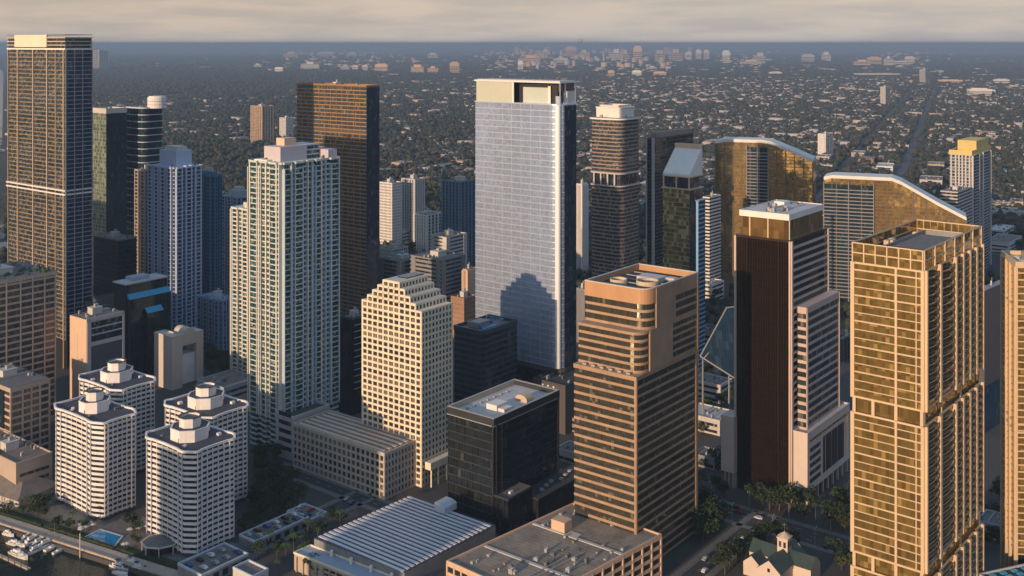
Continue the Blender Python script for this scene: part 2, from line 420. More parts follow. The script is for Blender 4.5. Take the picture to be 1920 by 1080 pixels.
# ================================================================== A gold gridded tower, right foreground
def gold_tower():
    fp = foot(1732, 5.0, 1597, 1841, 50); s = 5.0; zT = zt(s, 470)
    c = centre(fp); t = thing('glass_tower', 'tall golden glass tower with slender metal frames and open roof rim, nearest on the right', 'skyscraper', (*c, 0)); reg(fp, zT)
    secs = [(-.0, 40.6), (46.0, 101.0), (106.6, 159.6)]
    ins = offset(fp, -.9); gfp = offset(fp, -.35)
    for z0, z1 in secs:
        n = int(round((z1 - z0) / 3.31)); f = (z1 - z0) / n
        storeys(t, gfp, z0, n, f, M['g_gold'], None)
        th = MB().prism(offset(fp, .0), z0, z0 + .32).build('floor_edge', M['goldframe'], t)
        for k in range(1, n): copy_at(th, k * f)
        MB().prism(offset(fp, .12), z1 - .75, z1).build('floor_edge', M['goldframe'], t)
        MB().prism(offset(fp, .12), z0 - .02, z0 + .7).build('floor_edge', M['goldframe'], t)
        for k in range(3, n, 3): MB().ring(offset(fp, .06), offset(fp, -.2), z0 + k * f - .06, z0 + k * f + .5).build('floor_edge', M['goldframe'], t)
        # left face piers
        for tt, w in ((0, 1.5), (.39, .8), (.905, .45), (1, 1.3)): pass
        for px, w, d in ((1597.5, 1.5, .35), (1680, .85, .3), (1718, .4, .2), (1731.5, 1.2, .35)):
            q = min(.985, max(.012, tat(fp, 3, px))); pier(t, fp, 3, q, w, d, z0, z1, M['goldframe'])
        ts = [min(.985, max(.015, tat(fp, 0, px))) for px in (1733, 1760, 1789, 1802.5, 1815, 1827.5, 1839.5)]
        for q, w in zip(ts, (1.3, 1.9, 1.9, 1.9, 1.9, 1.9, 1.1)): pier(t, fp, 0, q, w, 1.25, z0, z1, M['goldframe'])
        # curved balconies on the right face
        m = MB(); r = MB()
        for a, b in zip(ts, ts[1:]):
            pts = []
            for k in range(7):
                x = k / 6; q = a + (b - a) * x
                pts.append(along(fp, 0, q, .25 + 1.0 * (1 - (2 * x - 1) ** 2) * .9 + .1 * x))
            poly = pts + [along(fp, 0, b, -.1), along(fp, 0, a, -.1)]
            m.prism(poly, z0 + f, z0 + f + .3)
            for p, q in zip(pts, pts[1:]):
                r.face([(*p, z0 + f + .3), (*q, z0 + f + .3), (*q, z0 + f + 1.25), (*p, z0 + f + 1.25)], [(0, 0), (1.5, 0), (1.5, 1), (0, 1)])
        b = m.build('balcony', M['goldframe'], t); rr = r.build('railing', M['g_box'], b)
        for k in range(1, n - 1):
            c2 = copy_at(b, k * f); r2 = rr.copy(); COL.objects.link(r2); r2.parent = c2
    for a, b in ((40.6, 46.0), (101.0, 106.6)):
        MB().prism(offset(fp, -1.3), a, b).build('recessed_storey', M['g_gold'], t)
        for e in (0, 3): piers(t, fp, e, (.03, .3, .62, .97), 1.2, -.2, a, b, M['goldframe'], 'column')
    # crown: two tall storeys of glass screens round a sunken deck
    f = (zT - 159.6) / 2
    for k in (0, 1):
        MB().ring(gfp, offset(fp, -.6), 159.6 + k * f, 159.6 + (k + 1) * f).build('crown_screen', M['g_gold'], t)
        MB().ring(offset(fp, .05), offset(fp, -.7), 159.6 + (k + 1) * f - .45, 159.6 + (k + 1) * f).build('crown_rail', M['goldframe'], t)
    for e in (0, 3):
        for q in fr(6, .012, .988): pier(t, fp, e, q, .45, .25, 159.6, zT, M['goldframe'], 'post')
    for e in (1, 2):
        for q in fr(9, .02, .98): pier(t, fp, e, q, .5, -.6, 159.6, zT - .4, M['goldframe'], 'post', .4)
    roofslab(t, offset(fp, -.7), 161.8, M['roofgrey'])
    MB().ring(offset(fp, -6), offset(fp, -6.4), 161.8, 164).build('inner_parapet', M['greycon'], t)
    MB().prism([lp(*fp[:2], fp[2], fp[3], u, v) for u, v in ((.3, .25), (.75, .25), (.75, .7), (.3, .7))], 161.8, 163.6).build('penthouse', M['roofgrey'], t)
    for u, v in ((.45, .86), (.5, .9), (.42, .9), (.8, .82)): MB().box(lp(*fp, u, v), 50, 3, 2, 161.8, 164).build('rooftop_unit', M['tan'], t)
gold_tower()

# ================================================================== B second gold tower at the right edge
def gold_edge():
    fp = foot(1905, 4.3, 1878, 2050, -6, 78); zT = zt(4.3, 500); c = centre(fp)
    t = thing('glass_tower', 'golden glass tower cut off by the right edge, its pale frame pierced by tall slots', 'skyscraper', (*c, 0)); reg(fp, zT)
    n = 42; z0 = 22; f = (zT - z0) / n
    storeys(t, offset(fp, -.3), z0, n, f, M['g_gold'], M['goldframe'], .5, .3)
    for q in (.03, .35, .62, .97): pier(t, fp, 3, q, 1.3, .7, 0, zT, M['goldframe'])
    for q in fr(5, .01, .9): pier(t, fp, 0, q, .8, .3, 0, zT, M['goldframe'])
    for z in (75, 78.5, 130): MB().ring(offset(fp, .5), offset(fp, -.2), z, z + .7).build('belt', M['goldframe'], t)
    MB().ring(offset(fp, .3), offset(fp, -.5), zT - .5, zT + 2.2).build('parapet', M['goldframe'], t); roofslab(t, fp, zT + .1, M['roofgrey'])
    MB().prism(offset(fp, -1), 0, z0).build('base', M['g_box'], t); kit(t, fp, zT + .2, 5, 8)
gold_edge()

# ================================================================== D brown stepped banded tower
def granite_tower():
    s = 4.1; fp = foot(1193, s, 1076, 1309); c = centre(fp)
    t = thing('office_tower', 'brown granite office tower with glass strips, two stepped and rounded upper tiers', 'skyscraper', (*c, 0))
    z1 = zt(s, 707.5); reg(fp, z1); n = 22; z0 = 1.0; f = (z1 - 1.9 - z0) / n
    storeys(t, offset(fp, -.2), z0, n, f, M['g_brown'], M['granite'], 1.25, .16)
    MB().prism(offset(fp, .15), z1 - 1.9, z1).build('spandrel', M['granite'], t)
    pier(t, fp, 0, .975, 2.2, .25, 0, z1, M['granite']); pier(t, fp, 3, .985, .9, .2, 0, z1, M['granite']); pier(t, fp, 0, .01, .9, .2, 0, z1, M['granite'])
    def tier(px, py, za, nst, rim, k2):
        lo, hi = 0., .5
        for _ in range(40):
            k = (lo + hi) / 2; q = lp(*fp, k, 1)
            if proj(*q, 0)[0] < px: lo = k
            else: hi = k
        q4 = [lp(*fp, k, 0), fp[1], fp[2], lp(*fp, k, 1)]
        zz = zat(q4[3], py); rp = roundc(q4, {0}, 7.5, 7)
        OCC.append((px, 1309, py, 700))
        f2 = (zz - rim - za) / nst
        storeys(t, offset(rp, -.2), za, nst, f2, M['g_brown'], M['granite'], 1.25, .12)
        MB().ring(offset(rp, .16), offset(rp, -.5), zz - rim, zz).build('parapet', M['granite_orange'] if rim > 4 else M['granite'], t)
        # solid panel on the right face
        L = elen(q4, 0); a, b = along(q4, 0, 8 / L), along(q4, 0, .53)
        mid = lerp(a, b, .5)
        MB().box(mid, YAW, hypot(b[0] - a[0], b[1] - a[1]), .9, za, zz - .1).build('wall_panel', M['granite'], t)
        MB().box(along(q4, 0, .985), YAW, 1.4, .9, za, zz - .1).build('pier', M['granite'], t)
        MB().box(along(q4, 0, .75), YAW, L * .5, .6, zz - rim, zz - .15).build('wall_panel', M['granite'], t)
        return rp, zz, q4, k
    rp2, z2, q2, k2 = tier(1084, 604, z1, 5, 1.2, 0)
    for k in range(6): MB().box(lp(*fp, k2 * .5, .15 + k * .14), YAW, 1.2, 2, z1, z1 + .8).build('rooftop_unit', M['unit'], t)
    rp3, z3, q3, k3 = tier(1097, 526, z2, 3, 7.0, 0)
    roofslab(t, offset(rp3, -.5), z3 - 3.0, M['roofdark'])
    MB().ring(offset(rp3, .2), offset(rp3, -.7), z3 - .02, z3 + .35).build('coping', M['lightwall'], t)
    cc = lp(*q3, .45, .42); m = MB()
    # round plant enclosures and a pale metal screen on the roof
    for (u, v, r) in ((.3, .72, 4.2), (.42, .35, 5.5)):
        p = lp(*q3, u, v); po = [(p[0] + r * cos(a), p[1] + r * sin(a)) for a in [2 * pi * k / 20 for k in range(20)]]
        MB().ring(po, offset(po, -.4), z3 - 3, z3 - .3).build('round_screen', M['tan'], t)
        MB().prism(offset(po, -.6), z3 - 3, z3 - 1.6).build('cooling_tower', M['unit2'], t)
    MB().box(lp(*q3, .62, .45), YAW, 9, 12, z3 - 3, z3 - .4).build('penthouse', M['roofwhite'], t)
    MB().box(lp(*q3, .72, .25), YAW, 4, 8, z3 - 3, z3 - 1).build('penthouse', M['lightwall'], t)
    for k in range(5): MB().tube((*lp(*q3, .2 + .15 * k, .1), z3 - 2), (*lp(*q3, .2 + .15 * k, .9), z3 - 2), .25, 6).build('duct', M['unit'], t)
    # glass lift shaft at the left corner
    return fp
FPD = granite_tower()

# ================================================================== podium in front of D
def podium():
    r = G(1240, 1005, 20); l = G(838, 1055, 20)
    b = G(1075, 946, 20)
    # front corner by symmetry
    f = (l[0] + r[0] - b[0], l[1] + r[1] - b[1]); fp = [f, r, b, l]
    FOOT.append(fp); c = centre(fp)
    t = thing('parking_garage', 'low tan garage whose broad gravel roof meets the brown granite tower', 'building', (*c, 0))
    for k in range(5):
        MB().prism(offset(fp, -.6), k * 4, k * 4 + 4).build('open_level', M['black'], t)
        MB().prism(fp, k * 4 + 2.6, k * 4 + 4.0 + (.004 * k)).build('spandrel', M['peach'] , t)
    for e in (0, 3): piers(t, fp, e, fr(12), .8, .12, 0, 19.8, M['peach'])
    MB().prism(offset(fp, -.3), 20.004, 20.2).build('roof', M['rooftan'], t)
    MB().ring(offset(fp, .15), offset(fp, -.5), 19.9, 21.0).build('parapet', M['peach'], t)
    for v in (.33, .68):
        a, b2 = lp(*fp, .0, v), lp(*fp, 1, v)
    for u in (.28, .66):
        p, q = lp(*fp, u, .0), lp(*fp, u, 1)
        m = MB(); m.box(lerp(p, q, .5), YAW + 90, hypot(q[0] - p[0], q[1] - p[1]) * .97, 1.6, 20.2, 20.55); m.build('roof_rib', M['lightwall'], t)
    p = G(1053, 985, 22); MB().box(p, YAW, 6, 7.5, 20.2, 25).build('stair_house', M['peach'], t)
    p = G(1075, 1000, 21); MB().box(p, YAW, 5, 6, 20.2, 20.5).build('hatch', M['lightwall'], t)
    # round corner turret beside the tower
    kit(t, [lp(*fp, .05, .05), lp(*fp, .6, .05), lp(*fp, .6, .6), lp(*fp, .05, .6)], 20.2, 77, 12, False)
    R = random.Random(3)
    for k in range(26):
        q = lp(*fp, R.uniform(.05, .95), R.uniform(.05, .95))
        m = MB(); m.box(q, YAW, R.uniform(.8, 1.8), R.uniform(.8, 1.6), 20.2, 20.2 + R.uniform(.5, 1.1)); m.build('vent', M['unit'] if k % 3 else M['rooftan'], t)
    m = MB()
    for k in range(34):
        u = .02 + .96 * k / 33; p, q = lp(*fp, u, .02), lp(*fp, u, .98)
        m.box(lerp(p, q, .5), YAW + 90, hypot(q[0] - p[0], q[1] - p[1]), .12, 20.2, 20.27)
    m.build('roof_seam', M['roofgrey'], t)
podium()

# ================================================================== H white ribbed hall
def ribbed_hall():
    z = 12.0
    l, b, r = G(589, 1009, z), G(764, 931, z), G(929, 984, z)
    f = (l[0] + r[0] - b[0], l[1] + r[1] - b[1]); fp = [f, r, b, l]; FOOT.append(fp)
    t = thing('exhibition_hall', 'long low white hall with a closely ribbed blue-grey roof at the bottom centre', 'building', (*centre(fp), 0))
    MB().prism(fp, 0, z - .2).build('wall', M['greycon'], t)
    MB().prism(offset(fp, .1), z - .2, z).build('roof', wall('blue_grey_roof_sheet', (.045, .06, .095), .15, .5), t)
    n = 20; m0 = None; W = hypot(b[0] - r[0], b[1] - r[1])
    for k in range(n):
        u = (k + .5) / n; p, q = lp(*fp, u, .01), lp(*fp, u, .99)
        MB().box(lerp(p, q, .5), YAW + 90, hypot(q[0] - p[0], q[1] - p[1]), elen(fp, 0) / n * .5, z, z + .3).build('roof_rib', M['palerib'], t)
    # lower front terrace with sun louvres
    q = [lp(*fp, -.16, -.02), lp(*fp, 0, -.02), lp(*fp, 0, 1.04), lp(*fp, -.16, 1.04)]
    MB().prism(q, 0, 7.5).build('terrace', M['beige'], t); MB().prism(offset(q, .1), 7.5, 7.75).build('terrace_roof', M['bluewall'], t)
    MB().ring(offset(q, .25), offset(q, -.25), 7.6, 8.5).build('parapet', M['cream'], t)
    for zz in (1.2, 3.4, 5.6): MB().box(along(q, 3, .5, .0), YAW + 90, elen(q, 3), 1.0, zz, zz + .9).build('louvre', M['g_dark'], t)
    for k in range(14): pier(t, q, 3, (k + .5) / 14, .5, .9, 0, 6.8, M['beige'], 'fin')
    for k in range(4): MB().box(lp(*fp, -.03, .1 + .22 * k), YAW, 1, 1.2, 7.75, 10.6).build('roof_prop', M['white'], t)
    p = lp(*fp, .97, .58)
    m = MB(); m.slabz((p[0] - 3, p[1] - 2), D(YAW - 90), D(YAW + 180), [(0, z), (7, z), (7, z + 3.2), (4, z + 4.3), (0, z + 4.3)], 9); m.build('roof_hood', M['palebluewall'], t)
M['palerib'] = wall('pale_blue_metal_rib', (.62, .64, .70), .1, .45)
ribbed_hall()

# ================================================================== G dark glass box with sunken white roof
def dark_box():
    s = 3.75; fp = foot(926, s, 840, 1048); zT = zt(s, 785.5); t = thing('office_block', 'black glass office block with a sunken pale roof and a low wing in front', 'office building', (*centre(fp), 0)); reg(fp, zT)
    n = 12; f = (zT - 3.6) / n
    lo = roundc(fp, (), 1)
    storeys(t, fp, 0, n, f, M['g_box'], M['darkglz'], .45, .06)
    MB().ring(offset(fp, .3), offset(fp, -.9), zT - 3.6, zT).build('parapet', M['darkglz'], t)
    MB().prism([along(fp, 2, .02, -.93), along(fp, 2, .98, -.93), along(fp, 2, .98, -1.1), along(fp, 2, .02, -1.1)][::-1], zT - 2.4, zT - .1).build('sunlit_parapet_strip', M['tan'], t)  # tan strip colours in sunlight on the parapet's inner side
    MB().ring(offset(fp, .36), offset(fp, -.95), zT, zT + .22).build('coping', M['unit'], t)
    MB().ring(offset(fp, .42), offset(fp, .1), zT - 4.1, zT - 3.7).build('belt', M['unit'], t)
    pier(t, fp, 3, .985, 1.1, .5, 0, zT - 3.6, M['black']); pier(t, fp, 0, .04, 1.4, .5, 0, zT - 3.6, M['black']); pier(t, fp, 0, .11, .5, .5, 0, zT - 3.6, M['darkbrown']); pier(t, fp, 0, .985, 1., .5, 0, zT - 3.6, M['black'])
    roofslab(t, offset(fp, -.9), zT - 2.6, M['roofwhite'])
    m = MB(); p = lp(*fp, .33, .42); m.box(p, YAW, 9, 7, zT - 2.5, zT + .8); m.box((p[0] + 4, p[1] - 3), YAW, 7, 5, zT - 2.5, zT - .6); m.build('penthouse', M['white'], t)
    # arched cooling plant
    p = lp(*fp, .68, .45); pr = [(0, 0)] + [(4 - 4 * cos(pi * k / 8), .8 + 2.9 * sin(pi * k / 8)) for k in range(9)] + [(8, 0)]
    pr = [(a, zT - 2.5 + b) for a, b in pr][::-1] if False else [(a, zT - 2.5 + b) for a, b in ([(0, 0), (8, 0)] + [(4 + 4 * cos(pi * k / 8), .8 + 2.9 * sin(pi * k / 8)) for k in range(9)])]
    m = MB(); m.slabz((p[0] - 2, p[1] - 3), D(-38), D(YAW + 180), pr, 6); m.build('arched_vent', M['tan'], t)
    for k in range(7): MB().box(lp(*fp, .15 + .1 * k, .8), YAW, 1.4, 1.2, zT - 2.5, zT - 1.6).build('rooftop_unit', M['unit'], t)
    # sign strip near the top of the right face
    w = [lp(*fp, -.05, -.34), lp(*fp, .62, -.34), lp(*fp, .62, -.02), lp(*fp, -.05, -.02)]
    q = [lp(*fp, -.0, -.30), lp(*fp, .35, -.30), lp(*fp, .35, -.01), lp(*fp, .0, -.01)]
    MB().prism(q, 0, 18.5).build('wing', M['g_black'], t); MB().ring(offset(q, .2), offset(q, -.4), 18.4, 19.5).build('wing_parapet', M['darkglz'], t)
    MB().prism(offset(q, -.2), 18.5, 18.7).build('wing_roof', M['roofgrey'], t)
    MB().box(lp(*q, .4, .5), YAW, 2.6, 1.2, 18.7, 19.8).build('rooftop_unit', M['white'], t)
    q = [lp(*fp, .36, -.42), lp(*fp, 1.22, -.42), lp(*fp, 1.22, -.02), lp(*fp, .36, -.02)]
    MB().prism(q, 0, 13).build('wing', M['g_black'], t); MB().prism(offset(q, .15), 13, 13.5).build('wing_roof', M['roofdark'], t)
    for k in range(6): MB().box(lp(*q, .2 + .12 * k, .4 + .1 * (k % 3)), YAW, 2, 2, 13.5, 14.6).build('rooftop_unit', M['unit'], t)
M['darkglz'] = wall('dark_grey_spandrel', (.045, .05, .052), .15, .3); M['darkbrown'] = wall('dark_bronze_cladding', (.1, .08, .065), .15, .4)
dark_box()

# ================================================================== E cream gabled tower of punched windows
def cream_tower():
    s = 3.4; fp = foot(790, s, 679, 848); zS = zt(s, 588); c = centre(fp)
    t = thing('office_tower', 'cream tower of square punched windows whose roof steps up like a gable', 'skyscraper', (*c, 0)); reg(fp, zS + 10)
    rows = 28; f = zS / rows; nc, nr = 11, 9
    core = offset(fp, -.55)
    MB().prism(core, 0, zS).build('glazing', M['g_cream'], t)
    o = MB().prism(fp, 0, 1.15).build('spandrel', M['cream'], t)
    for k in range(1, rows + 1): copy_at(o, k * f - (0 if k < rows else .02))
    for k in range(nc + 1): pier(t, fp, 3, min(.994, max(.006, k / nc)), 1.05 if 0 < k < nc else 1.3, .04 + .002 * (k % 2), 0, zS + 1.1, M['cream'], sink=.6)
    for k in range(nr + 1): pier(t, fp, 0, min(.992, max(.008, k / nr)), 1.0, .05, 0, zS + 1.1, M['cream'], sink=.6)
    # gable steps
    for st in range(1, 5):
        a = st / nc; q = [lp(*fp, .0, a), lp(*fp, 1 - .02 * st, a), lp(*fp, 1 - .02 * st, 1 - a), lp(*fp, .0, 1 - a)]
        z0 = zS + (st - 1) * f
        MB().prism(offset(q, -.45), z0, z0 + f).build('glazing', M['g_cream'], t)
        MB().prism(q, z0 + f, z0 + f + 1.15).build('spandrel', M['cream'], t)
        for k in range(st, nc - st + 1):
            pier(t, q, 3, min(.99, max(.01, (nc - st - k) / (nc - 2 * st))), 1.05, .045, z0, z0 + f + 1.1, M['cream'], sink=.6)
        for k in range(nr + 1): pier(t, q, 0, min(.99, max(.01, k / nr)), 1.0, .05, z0, z0 + f + 1.1, M['cream'], sink=.6)
        roofslab(t, q, z0 + f + 1.17, M['lightwall'], ins=.4)
    # skylight channel on the ridge
    q = [lp(*fp, .35, .42), lp(*fp, .9, .42), lp(*fp, .9, .58), lp(*fp, .35, .58)]
    MB().prism(q, zS + 4 * f + 1.2, zS + 4 * f + 1.9).build('skylight', M['g_dark'], t)
    acc = []
    panes(t, fp, 3, rows, nc, 0, f, 1.25, f - 1.4, .55, -.49, acc); panes(t, fp, 0, rows, nr, 0, f, 1.25, f - 1.4, .55, -.49, acc)
    strip_split(t, acc, 'window', M['g_cream'])
    # entrance porch on the right face
    q = [along(fp, 0, .12, 4), along(fp, 0, .98, 4), along(fp, 0, .98, .1), along(fp, 0, .12, .1)]
    q2 = [lp(*fp, .1, -.1), lp(*fp, .95, -.1), lp(*fp, .95, -.01), lp(*fp, .1, -.01)]
    MB().prism(q2, 9.5, 13.5).build('porch_roof', M['cream'], t)
    for u in (.05, .3, .62, .95): MB().box(lp(*q2, u, .1), YAW, .8, .8, 0, 9.5).build('column', M['cream'], t)
    return fp
FPE = cream_tower()

def cream_annex():
    s = 3.5; fp = foot(721, s, 549, 789); z = zt(s, 853); fp2 = fp
    t = thing('office_block', 'long low cream wing of square windows with a striped roof, left of the gabled tower', 'office building', (*centre(fp), 0)); reg(fp, z)
    rows = 6; f = (z - 1) / rows
    MB().prism(offset(fp, -.6), 0, z - .5).build('glazing', M['g_cream'], t)
    o = MB().prism(fp, 0, 1.2).build('spandrel', M['precast'], t)
    for k in range(1, rows + 1): copy_at(o, k * f - .02 * (k == rows))
    for e, n in ((3, 20), (0, 11)):
        for k in range(n + 1): pier(t, fp, e, min(.996, max(.004, k / n)), 1.05, .04 + .002 * (k % 2), 0, z, M['precast'], sink=.6)
    acc = []; panes(t, fp, 3, rows, 20, 0, f, 1.3, f - 1.5, .5, -.52, acc); panes(t, fp, 0, rows, 11, 0, f, 1.3, f - 1.5, .5, -.52, acc)
    strip_split(t, acc, 'window', M['g_cream'])
    MB().prism(offset(fp, -.4), z, z + .3).build('roof', M['roofbrown'], t); MB().ring(offset(fp, .1), offset(fp, -.6), z - .3, z + .9).build('parapet', M['precast'], t)
    for k in range(6):
        u = .1 + .155 * k; p, q = lp(*fp, u, .03), lp(*fp, u, .97)
        MB().box(lerp(p, q, .5), YAW + 90, hypot(p[0] - q[0], p[1] - q[1]), 2.0, z + .3, z + .8).build('roof_rib', M['precast'], t)
M['precast'] = wall('grey_cream_precast', (.5, .44, .38), .12); M['roofbrown'] = roofm('brown_gravel_roof', (.2, .16, .14))
cream_annex()

# ================================================================== J dark amber tower with pale frames
def amber_tower():
    s = 3.52; fp = foot(1483, s, 1378, 1553); zT = zt(s, 455); c = centre(fp)
    t = thing('office_tower', 'dark amber glass tower with pale edge fins, flat white crown and stepped right wing', 'skyscraper', (*c, 0)); reg(fp, zT)
    n = 33; z0 = 6; f = (zT - z0) / n
    MB().prism(offset(fp, -1), 0, z0).build('base', M['black'], t)
    storeys(t, offset(fp, -.4), z0, n, f, M['g_amber'], M['amberband'], .9, -.34)
    # right face: pale precast bands
    L = elen(fp, 0)
    for k in range(n): MB().box(along(fp, 0, .5, -.1), YAW, L * .97, .7, z0 + k * f, z0 + k * f + 1.35).build('precast_band', M['pinkband'], t)
    for e, q, w in ((3, .012, 1.1), (3, .985, 1.0), (0, .015, 1.6), (0, .985, 1.3)): pier(t, fp, e, q, w, .7, 0, zT + .6, M['pinkband'], 'edge_fin')
    for q in (.22, .78): pier(t, fp, 3, q, .5, .1, z0, zT, M['amberband'], 'mullion')
    roofslab(t, fp, zT + .15, M['roofdark']); parapet(t, fp, zT, .9, M['amberband'], out=.1)
    # crown
    q = [lp(*fp, .03, .06), lp(*fp, .93, .06), lp(*fp, .93, .92), lp(*fp, .03, .92)]
    zc = zat(q[0], 402)
    MB().prism(q, zT, zc - 3.3).build('crown_glazing', M['g_crown'], t)
    MB().prism(offset(q, .5), zc - 3.3, zc - .6).build('crown_band', M['white'], t)
    MB().ring(offset(q, .5), offset(q, .1), zc - .6, zc).build('parapet', M['white'], t); MB().prism(offset(q, .05), zc - .6, zc - .45).build('roof', M['roofwhite'], t)
    for tt in (.42, .8): pier(t, q, 3, 1 - tt, .7, .3, zT, zc - 3.3, M['goldframe'], 'fin')
    pier(t, q, 0, .02, .6, .3, zT, zc - 3.3, M['white'], 'fin')
    kit(t, q, zc - .45, 9, 12, False)
    MB().box(lp(*q, .7, .65), YAW, 8, 6, zc - .45, zc + 1.8).build('penthouse', M['white'], t)
    # right wing
    w = [along(fp, 0, .14, 5.5), along(fp, 0, 1.06, 5.5), along(fp, 0, 1.06, .05), along(fp, 0, .14, .05)]
    zw = zat(w[0], 577); n2 = 15; zb = 33; f2 = (zw - 3.5 - zb) / n2
    storeys(t, offset(w, -.2), zb, n2, f2, M['g_tower'], M['pinkband'], 1.7, .02)
    MB().prism(offset(w, .12), zw - 3.5, zw).build('wing_cap', M['pinkband'], t)
    pier(t, w, 0, .03, 1.6, .3, zb, zw, M['pinkband'], 'edge_fin'); pier(t, w, 0, .985, .8, .3, zb, zw, M['pinkband'], 'edge_fin')
    # lower podium box on columns
    a = hit(fp[0], D(YAW - 90), 1487); a = along(fp, 0, -.03, 5.0)
    Yc = F / 3.54
    pf = foot(1514, 3.55, 1487.5, 1593); zz = zat(pf[0], 816); zl = zat(pf[0], 925)
    MB().prism(pf, zl, zz).build('podium', M['peachwhite'], t)
    MB().ring(offset(pf, .1), offset(pf, -.6), zz, zz + .9).build('podium_parapet', M['peachwhite'], t)
    e0 = elen(pf, 0)
    for b_ in range(5): MB().box(along(pf, 0, .17, .05), YAW, e0 * .24, .3, zl + 4 + b_ * 4.1, zl + 6.2 + b_ * 4.1).build('window_band', M['g_dark'], t)
    MB().box(along(pf, 0, .6, .06), YAW, e0 * .5, .3, zl + 4, zz - 7).build('large_window', M['g_black'], t)
    for k in range(4): MB().box(along(pf, 0, .4 + .14 * k, .25), YAW, .35, .3, zl + 4, zz - 7).build('mullion', M['darkcon'], t)
    MB().box(along(pf, 0, .5, .1), YAW, e0 * .92, .5, zz - 4.5, zz - 3.4).build('window_band', M['g_gold'], t)
    MB().box(along(pf, 0, .93, .2), YAW, 1.4, .4, zl + 3, zz - 3.5).build('edge_fin', M['tan'], t)
    for k in range(9): MB().box(along(pf, 0, .03 + .117 * k, -1.0), YAW, 1.1, 1.1, 0, zl).build('column', M['pinkband'], t)
    MB().box(along(pf, 3, .2, -1), YAW, 1.1, 1.1, 0, zl).build('column', M['pinkband'], t)
    # white slab wing behind the left edge
    q = foot(1376, 3.42, 1352, 1392); zl2, zz2 = zat(q[0], 888), zat(q[0], 783)
    MB().prism(q, zl2, zz2).build('side_wing', M['peachwhite'], t)
    for k in range(3): MB().box(lp(*q, .2, .2 + .3 * k), YAW, .9, .9, 0, zl2).build('column', M['pinkband'], t)
M['amberband'] = wall('dark_bronze_spandrel', (.026, .014, .006), .3, .3); M['peachwhite'] = wall('pinkish_white_precast', (.58, .5, .46), .1)
M['g_crown'] = G_('amber_crown_glass', (.42, .25, .08), .6, .08, 3.0, 9, nb=.05, blind=(.4, .25, .1), mull=(.05, .03, .02), dark=.4)
amber_tower()

# ================================================================== K four matching white apartment towers
def ambassador(xf, yf, xl, xr, label, sd):
    zR = 50.0; s = (yf - EY) / (H - zR); fp = offset(foot(xf, s, xl, xr), 1.7)
    # square with softly cut corners and bowed faces, so the bands wave round the building
    a = []; prof = ((.13, -.5), (.19, -.15), (.27, -.9), (.5, -1.2), (.73, -.9), (.81, -.15), (.87, -.5))
    for i in range(4):
        p, q = fp[i], fp[(i + 1) % 4]; L = hypot(q[0] - p[0], q[1] - p[1]); n = ((q[1] - p[1]) / L, -(q[0] - p[0]) / L)
        for tt, d in prof:
            r = lerp(p, q, tt); a.append((r[0] + n[0] * d, r[1] + n[1] * d))
    g = centre(fp); t = thing('apartment_tower', label, 'apartment building', (*g, 0), 'four matching white apartment towers by the quay'); reg(fp, zR)
    n = 18; z0 = 2.2; f = (zR - z0) / n
    MB().prism(offset(a, -1.6), 0, z0).build('base', M['darkcon'], t)
    storeys(t, offset(a, -.9), z0, n, f, M['g_four'], M['whitefour'], f * .5, .25, gn='window_band', sn='balcony_band', cap=False)
    dd = lambda tt: float(np.interp(tt, [p[0] for p in prof], [p[1] for p in prof]))
    for k in range(6):
        tt = .24 + .52 * k / 5
        pier(t, fp, 0, tt, .5, dd(tt) + .32, z0, zR - .2, M['whitefour'], 'upright', 1.0); pier(t, fp, 3, tt, .38, dd(tt) + .1, z0, zR - .2, M['whitefour'], 'upright', 1.0)
    for e in (0, 3):
        for tt in (.16, .84): pier(t, fp, e, tt, .3, -.3, z0, zR - .2, M['whitefour'], 'upright', .8)
    MB().ring(offset(a, .15), offset(a, -.8), zR - .05, zR + 1.0).build('parapet', M['whitefour'], t)
    MB().prism(offset(a, -.7), zR - .5, zR + .15).build('roof', M['roofnavy'], t)
    r1 = min(elen(fp, 0), elen(fp, 3)) * .31
    oc = lambda r, y=YAW + 22.5: [(g[0] + r * cos(radians(y + 45 * k)), g[1] + r * sin(radians(y + 45 * k))) for k in range(8)]
    MB().prism(oc(r1), zR + .15, zR + 5.6).build('lower_drum', M['whitefour'], t)
    MB().ring(oc(r1 + .2), oc(r1 - .5), zR + 5.6, zR + 6.0).build('drum_coping', M['whitefour'], t); MB().prism(oc(r1 - .1), zR + 5.6, zR + 5.75).build('drum_roof', M['roofnavy'], t)
    MB().ring(oc(r1 * .56), oc(r1 * .56 - .5), zR + 5.75, zR + 10.4).build('upper_drum', M['whitefour'], t)
    MB().prism(oc(r1 * .56 - .4), zR + 8, zR + 9.3).build('fan_deck', M['unit2'], t)
    MB().ring(oc(r1 * .62), oc(r1 * .56 - .6), zR + 10.4, zR + 10.75).build('drum_coping', M['darkcon'], t)
    R = random.Random(sd)
    for k in range(7):
        an = radians(YAW + R.choice((-45, 45, 135, 225)) + R.uniform(-14, 14)); rr = r1 * 1.45
        MB().box((g[0] + rr * cos(an), g[1] + rr * sin(an)), YAW, R.uniform(1, 2.2), R.uniform(1, 2), zR + .15, zR + R.uniform(.8, 1.6)).build('rooftop_unit', M['whitefour'] if k % 2 else M['unit2'], t)
    for k in range(2):
        an = radians(YAW + 200 + 120 * k)
        MB().box((g[0] + r1 * .94 * cos(an), g[1] + r1 * .94 * sin(an)), YAW + 20, .9, .6, zR + .15, zR + 2.2).build('door', M['darkcon'], t)
M['roofnavy'] = roofm('navy_roof_membrane', (.06, .065, .085), .3)
ambassador(357, 852, 268, 446, 'white banded apartment tower nearest of the four, above the dark octagonal terrace', 1)
ambassador(186, 797, 98, 259, 'white banded apartment tower at the left, sunlit peach, behind the quay lawn', 2)
